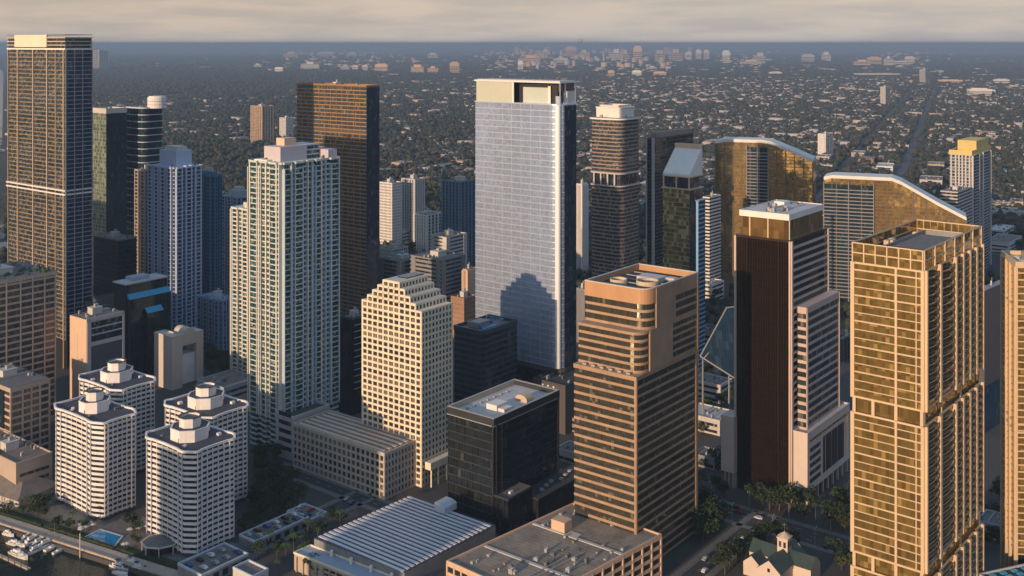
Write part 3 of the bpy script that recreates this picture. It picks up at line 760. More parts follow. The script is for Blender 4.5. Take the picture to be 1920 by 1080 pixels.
ambassador(220, 735, 143, 296, 'white banded apartment tower farthest back of the four, beside the cream and grey block', 3)
ambassador(388, 787, 303, 470, 'white banded apartment tower half hidden behind the nearest one, beside the tall green balcony tower', 4)

# ================================================================== C grey slab and blue wall at the right edge
def right_slab():
    fp = foot(1846, 3.0, 1838, 1882, 45); z = zat(fp[0], 545); t = thing('office_tower', 'plain grey slab tower squeezed between the two golden glass towers', 'skyscraper', (*centre(fp), 0)); reg(fp, z)
    MB().prism(fp, 30, z).build('wall', wall('dull_slate_cladding', (.1, .095, .11), .15, .4), t)
    for k in range(9): pier(t, fp, 0, .05 + .11 * k, .25, .08, 30, z, M['darkcon'], 'rib')
    MB().prism(offset(fp, -1.5), 0, 30).build('base', M['g_deepblue'], t)
    MB().ring(offset(fp, .3), offset(fp, -.4), z, z + 1.2).build('parapet', M['bluewall'], t); roofslab(t, fp, z + .1, M['roofgrey']); kit(t, fp, z + .2, 8, 7)
right_slab()
# ================================================================== M tall tan tower at the left edge
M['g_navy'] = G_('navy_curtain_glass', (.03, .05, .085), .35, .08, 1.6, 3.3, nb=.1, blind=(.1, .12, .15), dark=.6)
def left_giant():
    s = 2.5; fp = foot(122, s, 13, 174); zT = 251.5; c = centre(fp)
    t = thing('residential_tower', 'tallest tower at the left edge, tan ribbed face and pale belt, reaching above the horizon', 'skyscraper', (*c, 0)); reg(fp, zT)
    f = 3.3; z0 = 22; n1 = int((131 - z0) / f); f1 = (131 - z0) / n1; n2 = 33; f2 = (240 - 134.5) / n2
    MB().prism(offset(fp, -3), 0, z0).build('base', M['black'], t)
    for e in (0, 3): piers(t, fp, e, (.03, .35, .66, .97), 3, -.5, 0, z0, M['tan'], 'leg')
    g = M['g_tower']
    storeys(t, offset(fp, -.5), z0, n1, f1, g, M['tan'], .95, .0)
    storeys(t, offset(fp, -.5), 134.5, n2, f2, g, M['tan'], .95, .0)
    for z in (130.6, 133.6): MB().prism(offset(fp, .5), z, z + 1.1).build('belt', M['white'], t)
    MB().prism(offset(fp, -.4), 131.5, 133.8).build('recessed_storey', M['g_dark'], t)
    for px in (33, 62, 88, 119): pier(t, fp, 3, tat(fp, 3, px), .9, .35, z0, 240, M['tan'])
    for px in (15, 104): pier(t, fp, 3, max(.01, tat(fp, 3, px)), .5, .25, z0, 240, M['tan'])
    for q in (.03, .33, .62, .97): pier(t, fp, 0, q, .6, .6, z0, 240, M['greycon'])
    # the right face is dark curtain glass with thin pale ledges
    e0 = elen(fp, 0)
    for a_, b_, n_, f_ in ((z0, 130.5, n1, f1), (134.8, 239.9, n2, f2)):
        MB().box(along(fp, 0, .5, .05), YAW, e0 * .97, .5, a_, b_).build('glass_wall', M['g_navy'], t)
        for k in range(1, n_): MB().box(along(fp, 0, .52, .2), YAW, e0 * .9, .7, a_ + k * f_, a_ + k * f_ + .4).build('ledge', M['bluewall'], t)
    MB().prism(offset(fp, .1), 240, 241.2).build('belt', M['white'], t)
    for k in range(3): MB().prism(offset(fp, -.6), 241.2 + k * 2.8, 244 + k * 2.8).build('crown_band', M['g_dark'], t); MB().prism(offset(fp, .02), 243.2 + k * 2.8, 243.9 + k * 2.8).build('crown_slab', M['tan'], t)
    a, b = tat(fp, 3, 28), tat(fp, 3, 88)
    MB().box(along(fp, 3, (a + b) / 2, -.1), eyaw(fp, 3), abs(a - b) * elen(fp, 3), 1.0, 242, 251.5).build('crown_panel', M['cream'], t)
    roofslab(t, fp, zT, M['roofgrey'])
left_giant()

def left_office():
    fp = foot(-60, 3.05, -130, 106); zT = zat(fp[1], 508)
    t = thing('office_building', 'wide beige banded office slab at the left edge with a planted roof', 'office building', (*centre(fp), 0)); reg(fp, zT)
    n = 23; f = zT / n
    storeys(t, offset(fp, -.4), 0, n, f, M['g_beige'], M['beige'], 1.35, .1, cap=False)
    MB().prism(offset(fp, .15), zT - 2.2, zT).build('parapet', M['beige'], t)
    piers(t, fp, 0, (.02, .42, .58, .72, .86, .985), .8, .25, 0, zT, M['beige'])
    roofslab(t, fp, zT + .12, M['roofgrey']); kit(t, fp, zT + .22, 4, 10)
    R = random.Random(5)
    for k in range(44):
        p = lp(*fp, R.uniform(.3, .97), R.uniform(.03, .4)); r = R.uniform(1, 2.4)
        MB().tube((*p, zT), (*p, zT + r), r, 7, r2=r * .35).build('shrub', M['leaf'], t)
    q = foot(20, 3.25, -60, 94); z2 = zt(3.25, 729)
    t = thing('office_building', 'lower beige window block in front of the wide slab at the left edge', 'office building', (*centre(q), 0)); reg(q, z2)
    n = 10; f = (z2 - 5) / n
    storeys(t, offset(q, -.4), 3, n, f, M['g_beige'], M['beige'], 1.4, .05, cap=False)
    MB().prism(offset(q, .1), 0, 3).build('base', M['beige'], t); MB().prism(offset(q, .15), z2 - 2.4, z2).build('parapet', M['beige'], t)
    piers(t, q, 0, (.01, .3, .52, .74, .985), 1.0, .2, 0, z2 - .3, M['beige']); MB().box(along(q, 3, .6, .2), eyaw(q, 3), elen(q, 3) * .5, .4, 21, z2 - 3).build('glass_wall', M['g_teal'], t)
    roofslab(t, q, z2 + .1, M['roofgrey']); kit(t, q, z2 + .2, 3, 8)
    q = foot(30, 3.5, -60, 98); z3 = zt(3.5, 872)
    t = thing('podium_building', 'plain tan podium under the beige block at the left edge', 'building', (*centre(q), 0)); reg(q, z3)
    MB().prism(q, 0, z3).build('wall', M['beige'], t)
    for k in range(3): MB().box(along(q, 0, .5, .02), YAW, elen(q, 0) * .8, .3, 3 + 4.4 * k, 4.6 + 4.4 * k).build('window_band', M['g_dark'], t)
    MB().ring(offset(q, .1), offset(q, -.5), z3, z3 + 1).build('parapet', M['beige'], t); roofslab(t, q, z3 + .1, M['roofbrown']); kit(t, q, z3 + .2, 91, 14)
M['leaf'] = plain('leaf_green', (.035, .06, .025), .8)
M['g_beige'] = G_('dull_brown_strip_glass', (.11, .085, .07), .2, .12, 1.5, nb=.25, blind=(.2, .15, .12), mull=(.07, .06, .05))
left_office()

# cream and grey block behind the four towers
def cream_grey():
    s = 2.9; fp = foot(162, s, 131, 232); zT = zt(s, 600)
    t = thing('office_building', 'square block with blank cream side and grey framed screen face, behind the white towers', 'office building', (*centre(fp), 0)); reg(fp, zT)
    MB().prism(fp, 0, zT).build('wall', M['creamwall'], t)
    e0 = elen(fp, 0)
    MB().box(along(fp, 0, .55, .1), YAW, e0 * .84, .3, zT - 15, zT - 2.4).build('upper_window', M['g_dark'], t)
    for k in range(2): MB().box(along(fp, 0, .55, .3), YAW, e0 * .84, .3, zT - 11 + 4.3 * k, zT - 10.2 + 4.3 * k).build('louvre', M['palebluewall'], t)
    MB().box(along(fp, 0, .55, .1), YAW, e0 * .84, .3, 8, zT - 18).build('screen_wall', M['slatescreen'], t)
    for q in (.06, .985): pier(t, fp, 0, q, 2.6 if q < .5 else 1.5, .5, 0, zT, M['palewall2'], 'edge_fin')
    MB().box(along(fp, 0, .5, .2), YAW, e0, .6, zT - 1.6, zT + .8).build('parapet', M['palewall2'], t)
    MB().box(along(fp, 0, .55, .2), YAW, e0 * .9, .5, zT - 17.6, zT - 15.3).build('belt', M['palewall2'], t)
    roofslab(t, fp, zT + .1, M['roofgrey']); kit(t, fp, zT + .2, 21, 7)
    MB().box(along(fp, 3, .45, .05), eyaw(fp, 3), .6, .15, zT - 30, zT - 10).build('slot_window', M['tan'], t)
M['creamwall'] = wall('warm_cream_panel', (.66, .47, .34), .08); M['palewall2'] = wall('pale_grey_panel', (.5, .48, .48), .1); M['slatescreen'] = wall('slate_perforated_screen', (.09, .09, .11), .2)
cream_grey()

# teal black block with two slanting blue skylights
def teal_block():
    s = 2.6; fp = foot(236, s, 214, 313); zT = zt(s, 535)
    t = thing('office_building', 'near-black teal block with two slanting skylights tinted as blue sky reflections', 'office building', (*centre(fp), 0)); reg(fp, zT)
    MB().prism(fp, 0, zT).build('glass_body', M['g_tealblock'], t)
    MB().prism(offset(fp, .8), zT, zT + .9).build('roof_slab', M['palewall2'], t); MB().box(lp(*fp, .45, .6), YAW, 14, 9, zT + .9, zT + 3.4).build('penthouse', M['bluewall'], t)
    u, n = D(YAW), D(YAW - 90)
    def step(z_, a, b, dd, zb):
        # projecting lower volume with sloped skylight on top
        p = along(fp, 0, a, dd); L = elen(fp, 0) * (b - a)
        q = [p, along(fp, 0, b, dd), along(fp, 0, b, .02), along(fp, 0, a, .02)]
        MB().prism(q, 0, z_ - 3.4).build('lower_bay', M['g_tealblock'], t)
        P0, P1, P2, P3 = q
        m = MB(); m.face([(*P0, z_ - 3.4), (*P1, z_ - 3.4), (*P2, z_), (*P3, z_)]); m.face([(*P3, z_), (*P0, z_ - 3.4), (*P3, z_ - 3.4)][::1]); m.face([(*P2, z_), (*P2, z_ - 3.4), (*P1, z_ - 3.4)])
        m.build('skylight', M['blueglaze'], t)
    step(zat(along(fp, 0, .1, 0), 551), .03, 1.03, 3.6, 0)
    q2 = [along(fp, 0, .35, 7), along(fp, 0, .85, 7)]
    p = along(fp, 0, .38, 7.2); z_ = zat(p, 580)
    q = [p, along(fp, 0, .78, 7.2), along(fp, 0, .78, 3.62), along(fp, 0, .38, 3.62)]
    MB().prism(q, 0, z_ - 3).build('lower_bay', M['g_tealblock'], t)
    m = MB(); m.face([(*q[0], z_ - 3), (*q[1], z_ - 3), (*q[2], z_ + .5), (*q[3], z_ + .5)]); m.build('skylight', M['blueglaze'], t)
    q = foot(222, 2.55, 150, 290); MB().prism(q, 0, zt(2.6, 590)).build('wing', M['g_tealblock'], t)
M['g_tealblock'] = G_('teal_black_cladding', (.012, .028, .032), .2, .12, 2, 4, nb=.04, blind=(.03, .05, .05), dark=.7)
m_ = NT('sky_tinted_glazing'); m_.color((.02, .30, .52)).set(rough=.25, spec=.6); M['blueglaze'] = m_.mat  # blue of the reflected sky put into the slanting skylights' colour
teal_block()
tower('office_building', 'dark teal stepped block beside the tan tower belt, behind the blue skylights', 'office building', foot(222, 2.25, 176, 256), zt(2.25, 452), M['g_tealblock'], M['tealslab'] if 'tealslab' in M else wall('dark_teal_slab', (.03, .045, .05)), fh=4.2, sh=.6, seed=6, parm=M['greycon'])

# arch shaped white building
def arch():
    s = 2.66; fp = foot(322, s, 289, 388); zT = zt(s, 634); e0 = elen(fp, 0)
    t = thing('office_building', 'white building with a huge rectangular opening and a domed hump on its beam', 'office building', (*centre(fp), 0)); reg(fp, zT)
    a = [lp(*fp, 0, 0), lp(*fp, .3, 0), lp(*fp, .3, 1), lp(*fp, 0, 1)]; b = [lp(*fp, .8, .2), lp(*fp, 1, .2), lp(*fp, 1, .8), lp(*fp, .8, .8)]
    MB().prism(a, 0, zT).build('slab', M['archwall'], t); MB().prism(b, 0, zT - 9).build('slab', M['archwall'], t)
    q = [lp(*fp, .3, .2), lp(*fp, 1, .2), lp(*fp, 1, .8), lp(*fp, .3, .8)]
    MB().prism(q, zT - 9, zT - 1).build('beam', M['archwall'], t)
    p = lp(*fp, .42, .2); u = D(YAW); r = e0 * .17
    MB().slabz(p, u, D(YAW - 90), [(0, zT - 1), (2 * r, zT - 1)] + [(r + r * cos(pi * k / 10), zT - 1 + 4.2 * sin(pi * k / 10)) for k in range(11)], 12).build('hump', M['archwall'], t)
    MB().prism([lp(*fp, .3, .3), lp(*fp, .8, .3), lp(*fp, .8, .7), lp(*fp, .3, .7)], 0, zT - 16).build('bridge', M['whitefour'], t)
    MB().ring(offset(a, .1), offset(a, -.6), zT, zT + .8).build('parapet', M['archwall'], t)
    for k in range(4): pier(t, a, 3, .1 + .28 * k, .4, .12, 0, zT, M['archwall'], 'rib')
M['archwall'] = wall('warm_white_render', (.58, .51, .44), .1)
arch()

# ================================================================== Q big green balcony tower
def green_condo():
    s = 3.15; fp0 = foot(528, s, 467, 634); zT = zt(s, 309)
    fp = jog(fp0, {3: [(.08, .3, 1.6), (.42, .58, 1.0), (.7, .9, 1.6)], 0: [(.02, .14, 1.5), (.2, .33, 2.6), (.42, .5, 1.4), (.56, .66, 2.2), (.84, .99, 1.8)]})
    t = thing('residential_tower', 'massive pale green balcony tower with many stacked bays, tallest left of centre', 'skyscraper', (*centre(fp0), 0)); reg(fp0, zT)
    z0 = 20; n = 48; f = (zT - z0) / n
    storeys(t, offset(fp, -.5), .8, 6, 3.2, M['g_green'], M['condogreen'], 1.2, .15, sn='balcony_slab')
    storeys(t, offset(fp, -.5), z0, n, f, M['g_green'], M['condogreen'], .7, .15, sn='balcony_slab')
    for e0, ts in ((3, (.02, .08, .3, .36, .42, .58, .7, .9, .98)), (0, (.02, .14, .2, .33, .42, .5, .56, .66, .74, .84, .985))):
        dd = 1.7 if e0 == 3 else 2.1
        for k, q in enumerate(ts):
            pier(t, fp0, e0, q, 1.0 if k % 2 else .55, dd, z0, zT - (0 if k % 3 else 3), M['condocream'] if e0 == 3 or k in (4, 7) else M['condoblue'], 'pier', dd + .4)
    # balcony fronts: short solid upstands in alternating bays of the right face
    pan = None
    def bays(e, B):
        pts = []
        for a, b, d in B: pts += [along(fp0, e, a, .1), along(fp0, e, a, d), along(fp0, e, b, d), along(fp0, e, b, .1)]
        return MB().prism(pts + [along(fp0, e, .99, -.2), along(fp0, e, .01, -.2)], z0 + .1, z0 + 1.25)
    m = bays(0, ((.14, .2, 1.2), (.33, .42, 1.2), (.5, .56, 1.2), (.66, .84, 1.2)))
    o = m.build('balcony', M['condoblue'], t)
    for k in range(1, n): copy_at(o, k * f)
    m = bays(3, ((.3, .42, 1.0), (.58, .7, 1.0), (.9, .98, 1.0)))
    o = m.build('balcony', M['condogreen'], t)
    for k in range(1, n): copy_at(o, k * f)
    parapet(t, fp, zT, 1.2, M['condogreen']); roofslab(t, fp, zT + .1, M['roofgrey'])
    # stepped penthouses
    P = lambda a, b, c_, d: [lp(*fp0, a, b), lp(*fp0, c_, b), lp(*fp0, c_, d), lp(*fp0, a, d)]
    MB().prism(P(.12, .25, .58, .75), zT, zT + 9.5).build('penthouse', M['lav'], t)
    MB().prism(P(.3, .45, .5, .7), zT + 9.5, zT + 14).build('lift_overrun', M['creamwall'], t)
    q = P(.6, .3, .82, .8); storeys(t, q, zT, 3, 2.9, M['g_green'], M['condoblue'], .8, .4)
    MB().prism(P(.83, .02, .99, .6), zT - 1, zT + 6).build('penthouse', M['lav'], t)
    kit(t, fp0, zT + .2, 12, 10, False)
    MB().box(lp(*fp0, .1, .7), YAW, 6, 12, zT, zT + 1.6).build('rooftop_unit', M['white'], t)
    # lower left wing
    q0 = foot(472, 2.62, 434, 500); zq = zt(2.62, 396); q = jog(q0, {3: [(.1, .35, 1.2), (.6, .85, 1.2)]})
    t = thing('residential_tower', 'slimmer cream balcony tower tucked against the left of the massive green one', 'skyscraper', (*centre(q0), 0)); reg(q0, zq)
    n = int(zq / 3.1); f = zq / n
    storeys(t, offset(q, -.4), 0, n, f, M['g_green'], M['condocream'], .95, .12, sn='balcony_slab')
    for tt in (.02, .1, .35, .6, .85, .98): pier(t, q0, 3, tt, 1.1, 1.3, 0, zq, M['condocream'], 'pier', 1.8)
    parapet(t, q, zq, 1.3, M['condocream']); roofslab(t, q, zq + .1, M['roofgrey']); kit(t, q0, zq + .2, 14, 6)
    # pale podium wall in front
    q = foot(549, 3.2, 517, 618); zz = zt(3.2, 789)
    t = thing('podium_building', 'pale lavender podium at the foot of the green balcony tower', 'building', (*centre(q), 0)); reg(q, zz)
    MB().prism(q, 0, zz).build('wall', M['lav'], t); MB().ring(offset(q, .1), offset(q, -.7), zz, zz + 2.2).build('parapet', M['lav'], t); MB().prism(offset(q, -.7), zz, zz + .6).build('roof', M['leafroof'], t)
    for k in range(5): MB().box(along(q, 3, .55, .05), eyaw(q, 3), elen(q, 3) * .7, .3, 5 + 5 * k, 7.4 + 5 * k).build('window_band', M['g_dark'], t)
M['condogreen'] = wall('pale_green_render', (.52, .56, .52), .12); M['condocream'] = wall('pale_cream_render', (.63, .62, .56), .1); M['condoblue'] = wall('pale_blue_grey_render', (.43, .53, .60), .12)
M['lav'] = wall('lavender_grey_render', (.48, .44, .47), .1); M['leafroof'] = roofm('planted_roof', (.05, .08, .05))
green_condo()

# ================================================================== P pale blue ribbed towers
def ribbed(xf, s, xl, xr, yt, label, wm, gm, bays, seed, top=None, fh=3.2, piw=.9, dep=1.6):
    fp0 = foot(xf, s, xl, xr); z = zt(s, yt); sp = {}
    nb3 = bays[0]; nb0 = bays[1]
    sp[3] = [((k + .15) / nb3, (k + .7) / nb3, dep) for k in range(nb3)]; sp[0] = [((k + .2) / nb0, (k + .72) / nb0, dep) for k in range(nb0)]
    fp = jog(fp0, sp); t = thing('residential_tower', label, 'skyscraper', (*centre(fp0), 0)); reg(fp0, z)
    n = int(z / fh); f = z / n
    storeys(t, offset(fp, -.3), 0, n, f, gm, wm, .75, .12, sn='balcony_slab')
    for e, nb in ((3, nb3), (0, nb0)):
        for k in range(nb):
            for q in (.15, .7): pier(t, fp0, e, (k + q) / nb, piw, dep + .25, 0, z + (2 if k % 2 else 0), wm, 'pier', dep + .6)
    parapet(t, fp, z, 1.2, wm); roofslab(t, fp, z + .1, M['roofgrey'])
    if top:
        q = [lp(*fp0, .2, .15), lp(*fp0, .75, .15), lp(*fp0, .75, .8), lp(*fp0, .2, .8)]
        MB().prism(q, z, z + top).build('penthouse', wm, t); MB().prism(offset(q, -3), z + top, z + top + 3).build('lift_overrun', M['lightwall'], t)
    kit(t, fp0, z + .2, seed, 7, not top); return t
ribbed(327, 2.3, 279, 380, 317, 'pale lavender ribbed tower with a stepped pale crown, tallest of the blue cluster', M['lavblue'] if 'lavblue' in M else wall('pale_lavender_render', (.43, .51, .67), .1), M['g_blue'], (4, 3), 31, 14)
M['lavblue'] = bpy.data.materials['pale_lavender_render']
ribbed(400, 2.16, 366, 417, 332, 'deep blue ribbed tower directly right of the lavender one', wall('mid_blue_render', (.07, .2, .32), .12), M['g_deepblue'], (3, 2), 32, 4, piw=.6)
ribbed(277, 2.12, 254, 300, 322, 'tan ribbed tower directly left of the lavender one', wall('tan_grey_render', (.42, .36, .31), .1), M['g_tower'], (2, 2), 33, None)
ribbed(415, 2.38, 372, 445, 566, 'low blue ribbed block below the deep blue tower', wall('steel_blue_render', (.20, .28, .40), .1), M['g_blue'], (4, 3), 34, None)
ribbed(449, 2.0, 417, 480, 372, 'grey blue tower peeping out left of the green balcony tower', M['bluewall'], M['g_blue'], (3, 2), 35, 6)

# ================================================================== N O towers behind the left giant
tower('office_tower', 'green glass tower with grey side rising just right of the tall tan tower', 'skyscraper', foot(199, 1.9, 172, 238), zt(1.9, 213), M['g_seagreen'] if 'g_seagreen' in M else G_('sage_glass', (.20, .26, .2), .4, .12, 1.5, 3.6, nb=.45, blind=(.3, .36, .24), dark=.45), M['greycon'], fh=3.6, sh=.4, out=.05, seed=41, par_h=5, parm=M['lightwall'], side=[(0, M['g_teal'])])
def drumtower():
    fp = roundc(foot(268, 1.86, 237, 309), {0, 1}, 7, 5); z = zt(1.86, 204)
    t = tower('office_tower', 'dark blue tower with pale floor edges and a round white drum on its roof', 'skyscraper', fp, z, M['g_teal'], M['palebluewall'], fh=6.8, sh=.8, out=.5, seed=42, n=5, big=False)
    c = centre(fp); c = (c[0] + 7, c[1]); r = 9.5
    po = [(c[0] + r * cos(2 * pi * k / 24), c[1] + r * sin(2 * pi * k / 24)) for k in range(24)]
    MB().prism(po, z, z + 11).build('drum', M['white'], t); MB().prism(offset(po, -1.2), z + 11, z + 12.2).build('drum_cap', M['white'], t)
    for zz in (3.5, 7): MB().ring(offset(po, .15), po, z + zz, z + zz + .4).build('drum_groove', M['greycon'], t)
drumtower()

# ================================================================== R dark tower with sunrise orange coloured into its floor edges
def copper():
    s = 2.1; fp = foot(687, s, 557, 711); z = zt(s, 164)
    t = thing('office_tower', 'broad copper-tinted tower, sunrise reflection coloured into its floor edges, behind the green balcony tower', 'skyscraper', (*centre(fp), 0)); reg(fp, z)
    n = 58; f = z / n
    storeys(t, fp, 0, n, f, M['g_orange'], M['sunriseband'], .85, .3)
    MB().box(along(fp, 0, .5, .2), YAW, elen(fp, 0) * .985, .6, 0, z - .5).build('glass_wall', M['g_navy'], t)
    for k in range(1, 12): pier(t, fp, 3, k / 12, .35, .45, 0, z, M['sunriseband'], 'fin')
    for zz in (z * .79, z * .36): MB().prism(offset(fp, .1), zz, zz + 4).build('louvre_storey', M['darkbrown'], t)
    parapet(t, fp, z, 2.0, M['sunriseband']); roofslab(t, fp, z + .1, M['rooftan']); kit(t, fp, z + .2, 51, 26)
M['sunriseband'] = wall('sunrise_orange_floor_edge', (.36, .20, .08), .15, .5)  # orange stands in for the sunrise reflection on the glass
copper()

# black block with thin white ledges
def black_block():
    s = 2.85; fp = foot(660, s, 634, 700); z = zt(s, 600)
    t = thing('office_building', 'black block with thin white ledges between the green balcony tower and the cream gabled tower', 'office building', (*centre(fp), 0)); reg(fp, z)
    n = 15; f = z / n
    storeys(t, fp, 0, n, f, M['g_black'], None); 
    for k in range(4, n): MB().box(along(fp, 0, .5, .2), YAW, elen(fp, 0) * .8, .6, k * f, k * f + .3).build('ledge', M['lightwall'], t)
    parapet(t, fp, z, 1.2, M['darkcon']); roofslab(t, fp, z + .1, M['roofdark']); kit(t, fp, z + .2, 55, 9)
black_block()

# AA teal banded block left of centre
def teal_office():
    s = 3.02; fp = roundc(foot(905, s, 851, 970), {0}, 4, 4); z = zt(s, 621); q4 = foot(905, s, 851, 970)
    t = thing('office_building', 'dark teal banded block with bright blue roof steelwork, right of the cream gabled tower', 'office building', (*centre(fp), 0)); reg(fp, z)
    n = 17; f = (z - 3) / n
    storeys(t, offset(fp, -.15), 0, n, f, M['g_teal'], M['tealband'], 1.3, .1)
    MB().ring(offset(fp, .15), offset(fp, -.6), z - 3, z).build('parapet', M['tealband'], t); MB().prism(offset(fp, -.6), z - 3, z - 1.8).build('roof', M['roofgrey'], t)
    kit(t, q4, z - 1.8, 61, 12, False); MB().box(lp(*q4, .35, .55), YAW, 11, 8, z - 1.8, z + 2).build('penthouse', M['greycon'], t)
    blue = plain('bright_blue_steel', (.03, .22, .45), .4)
    for a, b in (((.2, .15), (.85, .3)), ((.85, .3), (.8, .85)), ((.2, .15), (.5, .5)), ((.5, .5), (.85, .3)), ((.5, .5), (.8, .85)), ((.2, .15), (.25, .6))):
        MB().tube((*lp(*q4, *a), z + .6), (*lp(*q4, *b), z + .6), .35, 5).build('roof_truss', blue, t)
    MB().prism([lp(*q4, .12, .08), lp(*q4, .5, .08), lp(*q4, .5, .2), lp(*q4, .12, .2)], z - 1.8, z + .3).build('roof_tank', blue, t)
M['tealband'] = wall('dark_teal_spandrel', (.035, .06, .075), .15, .4)
teal_office()

# ================================================================== S silver tower
m_ = NT('corner_glint_white'); m_.color((.88, .87, .88)).set(rough=.3, metal=.15); M['glint'] = m_.mat
def silver():
    s = 2.9; q4 = foot(1050, s, 891, 1081); fp = roundc(q4, {0}, 8, 8); zC = 204.6; zT = 220.2
    t = thing('office_tower', 'tall silver glass tower with a rounded corner and an open white crown, at the centre', 'skyscraper', (*centre(q4), 0)); reg(q4, zT)
    zb = 34; n = 42; f = (zC - zb) / n
    storeys(t, offset(fp, -.1), zb, n, f, M['g_silver'], M['silverband'], .55, .08)
    cp = fp[3]; MB().tube((cp[0] + .6, cp[1] + .3, zb), (cp[0] + .6, cp[1] + .3, zC), 1.9, 16).build('corner_glint_strip', M['glint'], t)  # white strip stands in for the sun glint on the rounded corner
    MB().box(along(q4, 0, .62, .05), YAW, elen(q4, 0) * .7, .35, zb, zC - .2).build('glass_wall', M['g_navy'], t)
    for k in range(1, 9): pier(t, q4, 3, k / 9, .28, .12, zb, zC, M['silverband'], 'mullion')
    MB().prism(offset(fp, .4), zC, zC + .8).build('belt', M['silverband'], t)
    MB().prism(offset(q4, -.8), 0, zb - 3).build('base', M['g_black'], t); MB().prism(offset(fp, .3), zb - 3, zb).build('belt', M['darkcon'], t)
    # crown
    u3 = lambda px: tat(q4, 3, px)
    def screen(pa, pb, dd, za, zb_, name, mat):
        a, b = u3(pa), u3(pb); MB().box(along(q4, 3, (a + b) / 2, dd), eyaw(q4, 3), abs(b - a) * elen(q4, 3), .6, za, zb_).build(name, mat, t)
    screen(893, 960, -.4, zC + .8, zT - 1.2, 'crown_screen', M['sage']); screen(972, 1022, -5.5, zC + .8, zT - 4.5, 'crown_screen', M['sage2'])
    screen(960, 963, -.4, zC + .8, zT - 1.2, 'crown_edge', M['white']); screen(1019, 1024, -5.2, zC + .8, zT - 3.5, 'crown_edge', M['white'])
    MB().prism(offset(q4, -6.4), zC + .8, zT - 1.2).build('crown_core', M['black'], t)
    MB().prism(offset(q4, .5), zT - 1.2, zT - .2).build('canopy', M['steelwhite'], t); MB().prism(offset(q4, -1), zT - .2, zT + .3).build('canopy_roof', M['roofwhite'], t)
    e0 = elen(q4, 0)
    MB().box(along(q4, 0, .72, -.8), YAW, e0 * .5, .6, zC + .8, zC + 9).build('crown_screen', M['white'], t)
    MB().box(along(q4, 0, .5, -1.6), YAW, e0 * .9, .6, zC + 9, zT - 1.2).build('crown_screen', M['darkbrown'], t)
    piers(t, q4, 0, (.04, .34, .96), .8, -.2, zC, zT - 1.2, M['steelwhite'], 'post'); 
    MB().box(along(q4, 3, .97, -1.2), eyaw(q4, 3), 3, 2, zC + .8, zC + 6).build('crown_unit', M['silverband'], t)
    # podium around the foot
    q = foot(1060, 3.0, 1000, 1120); zz = 30
    t2 = thing('podium_building', 'brown podium block at the foot of the silver tower', 'building', (*centre(q), 0)); reg(q, zz)
    MB().prism(q, 0, zz).build('wall', wall('dark_taupe_cladding', (.09, .08, .075), .15), t2); roofslab(t2, q, zz + .1, M['roofdark'])
    for k in range(3): MB().box(along(q, 3, .3 + .17 * k, .1), eyaw(q, 3), 1.2, .3, zz - 2.2, zz - 1.2).build('lamp_window', M['white'], t2)
    parapet(t2, q, zz, 1.2, M['darkcon']); kit(t2, q, zz + .2, 67, 6, False)
m_ = NT('silver_floor_edge'); m_.color((.66, .74, .92)).set(rough=.3, metal=.6); M['silverband'] = m_.mat; M['sage'] = wall('pale_sage_screen', (.48, .5, .42), .08, .4); M['sage2'] = wall('pale_green_screen', (.46, .52, .47), .08, .4); M['steelwhite'] = wall('white_metal', (.66, .67, .68), .06, .35)
silver()

# ================================================================== T rounded brown balcony tower
def round_tower():
    s = 2.15; q4 = foot(1165, s, 1101, 1206); fp = roundc(q4, {0, 1, 3}, 9, 6); z = zt(s, 226)
    t = thing('residential_tower', 'rounded brown balcony tower with a white drum crown, right of the silver tower', 'skyscraper', (*centre(q4), 0)); reg(q4, z)
    zg0, zg1 = zt(s, 352), zt(s, 327)
    for a, b in ((0, zg0), (zg1, z)):
        n = int((b - a) / 3.3); f = (b - a) / n
        storeys(t, offset(fp, -1.1), a, n, f, M['g_tower'], M['brownband'], 1.15, .1, sn='balcony_band')
    MB().prism(offset(fp, -2.5), zg0, zg1).build('recessed_storey', M['g_dark'], t); MB().prism(offset(fp, .2), zg0, zg0 + .8).build('belt', M['palewall2'], t); MB().prism(offset(fp, .2), zg1 - .6, zg1 + .4).build('belt', M['palewall2'], t)
    for q in (.2, .4, .6, .8): pier(t, q4, 3, q, 1.3, .1, zg0, zg1, M['palewall2'], 'column', 1)
    MB().prism(offset(fp, .9), z, z + 1.3).build('belt', M['white'], t); MB().prism(offset(fp, .2), z + 1.3, z + 1.7).build('roof', M['roofgrey'], t)
    MB().prism(offset(fp, -5), z + 1.7, z + 10).build('drum', M['white'], t); MB().prism(offset(fp, -4.4), z + 10, z + 10.8).build('drum_cap', M['white'], t)
    MB().ring(offset(fp, -8), offset(fp, -8.6), z + 10.8, z + 12.6).build('screen', M['lightwall'], t); kit(t, q4, z + 1.7, 71, 8, False)
M['brownband'] = wall('brown_grey_balcony', (.27, .21, .18), .15)
round_tower()

# U dark slab with two white edge lines
def edge_slab():
    s = 2.02; fp = foot(1224, s, 1212, 1300); z = zt(s, 262)
    t = tower('residential_tower', 'dark slab with two white vertical edges, behind the rounded brown tower', 'skyscraper', fp, z, M['g_black'], M['darkcon'], fh=3.4, sh=.8, seed=72)
    for e, q in ((3, .05), (3, .95), (0, .02)): pier(t, fp, e, q, 1.3, .6, 0, z + 1.5, M['palewall2'], 'edge_fin')
    MB().prism([lp(*fp, .1, .1), lp(*fp, .95, .1), lp(*fp, .95, .9), lp(*fp, .1, .9)], z + .2, z + 6).build('penthouse', M['brownband'], t)
edge_slab()

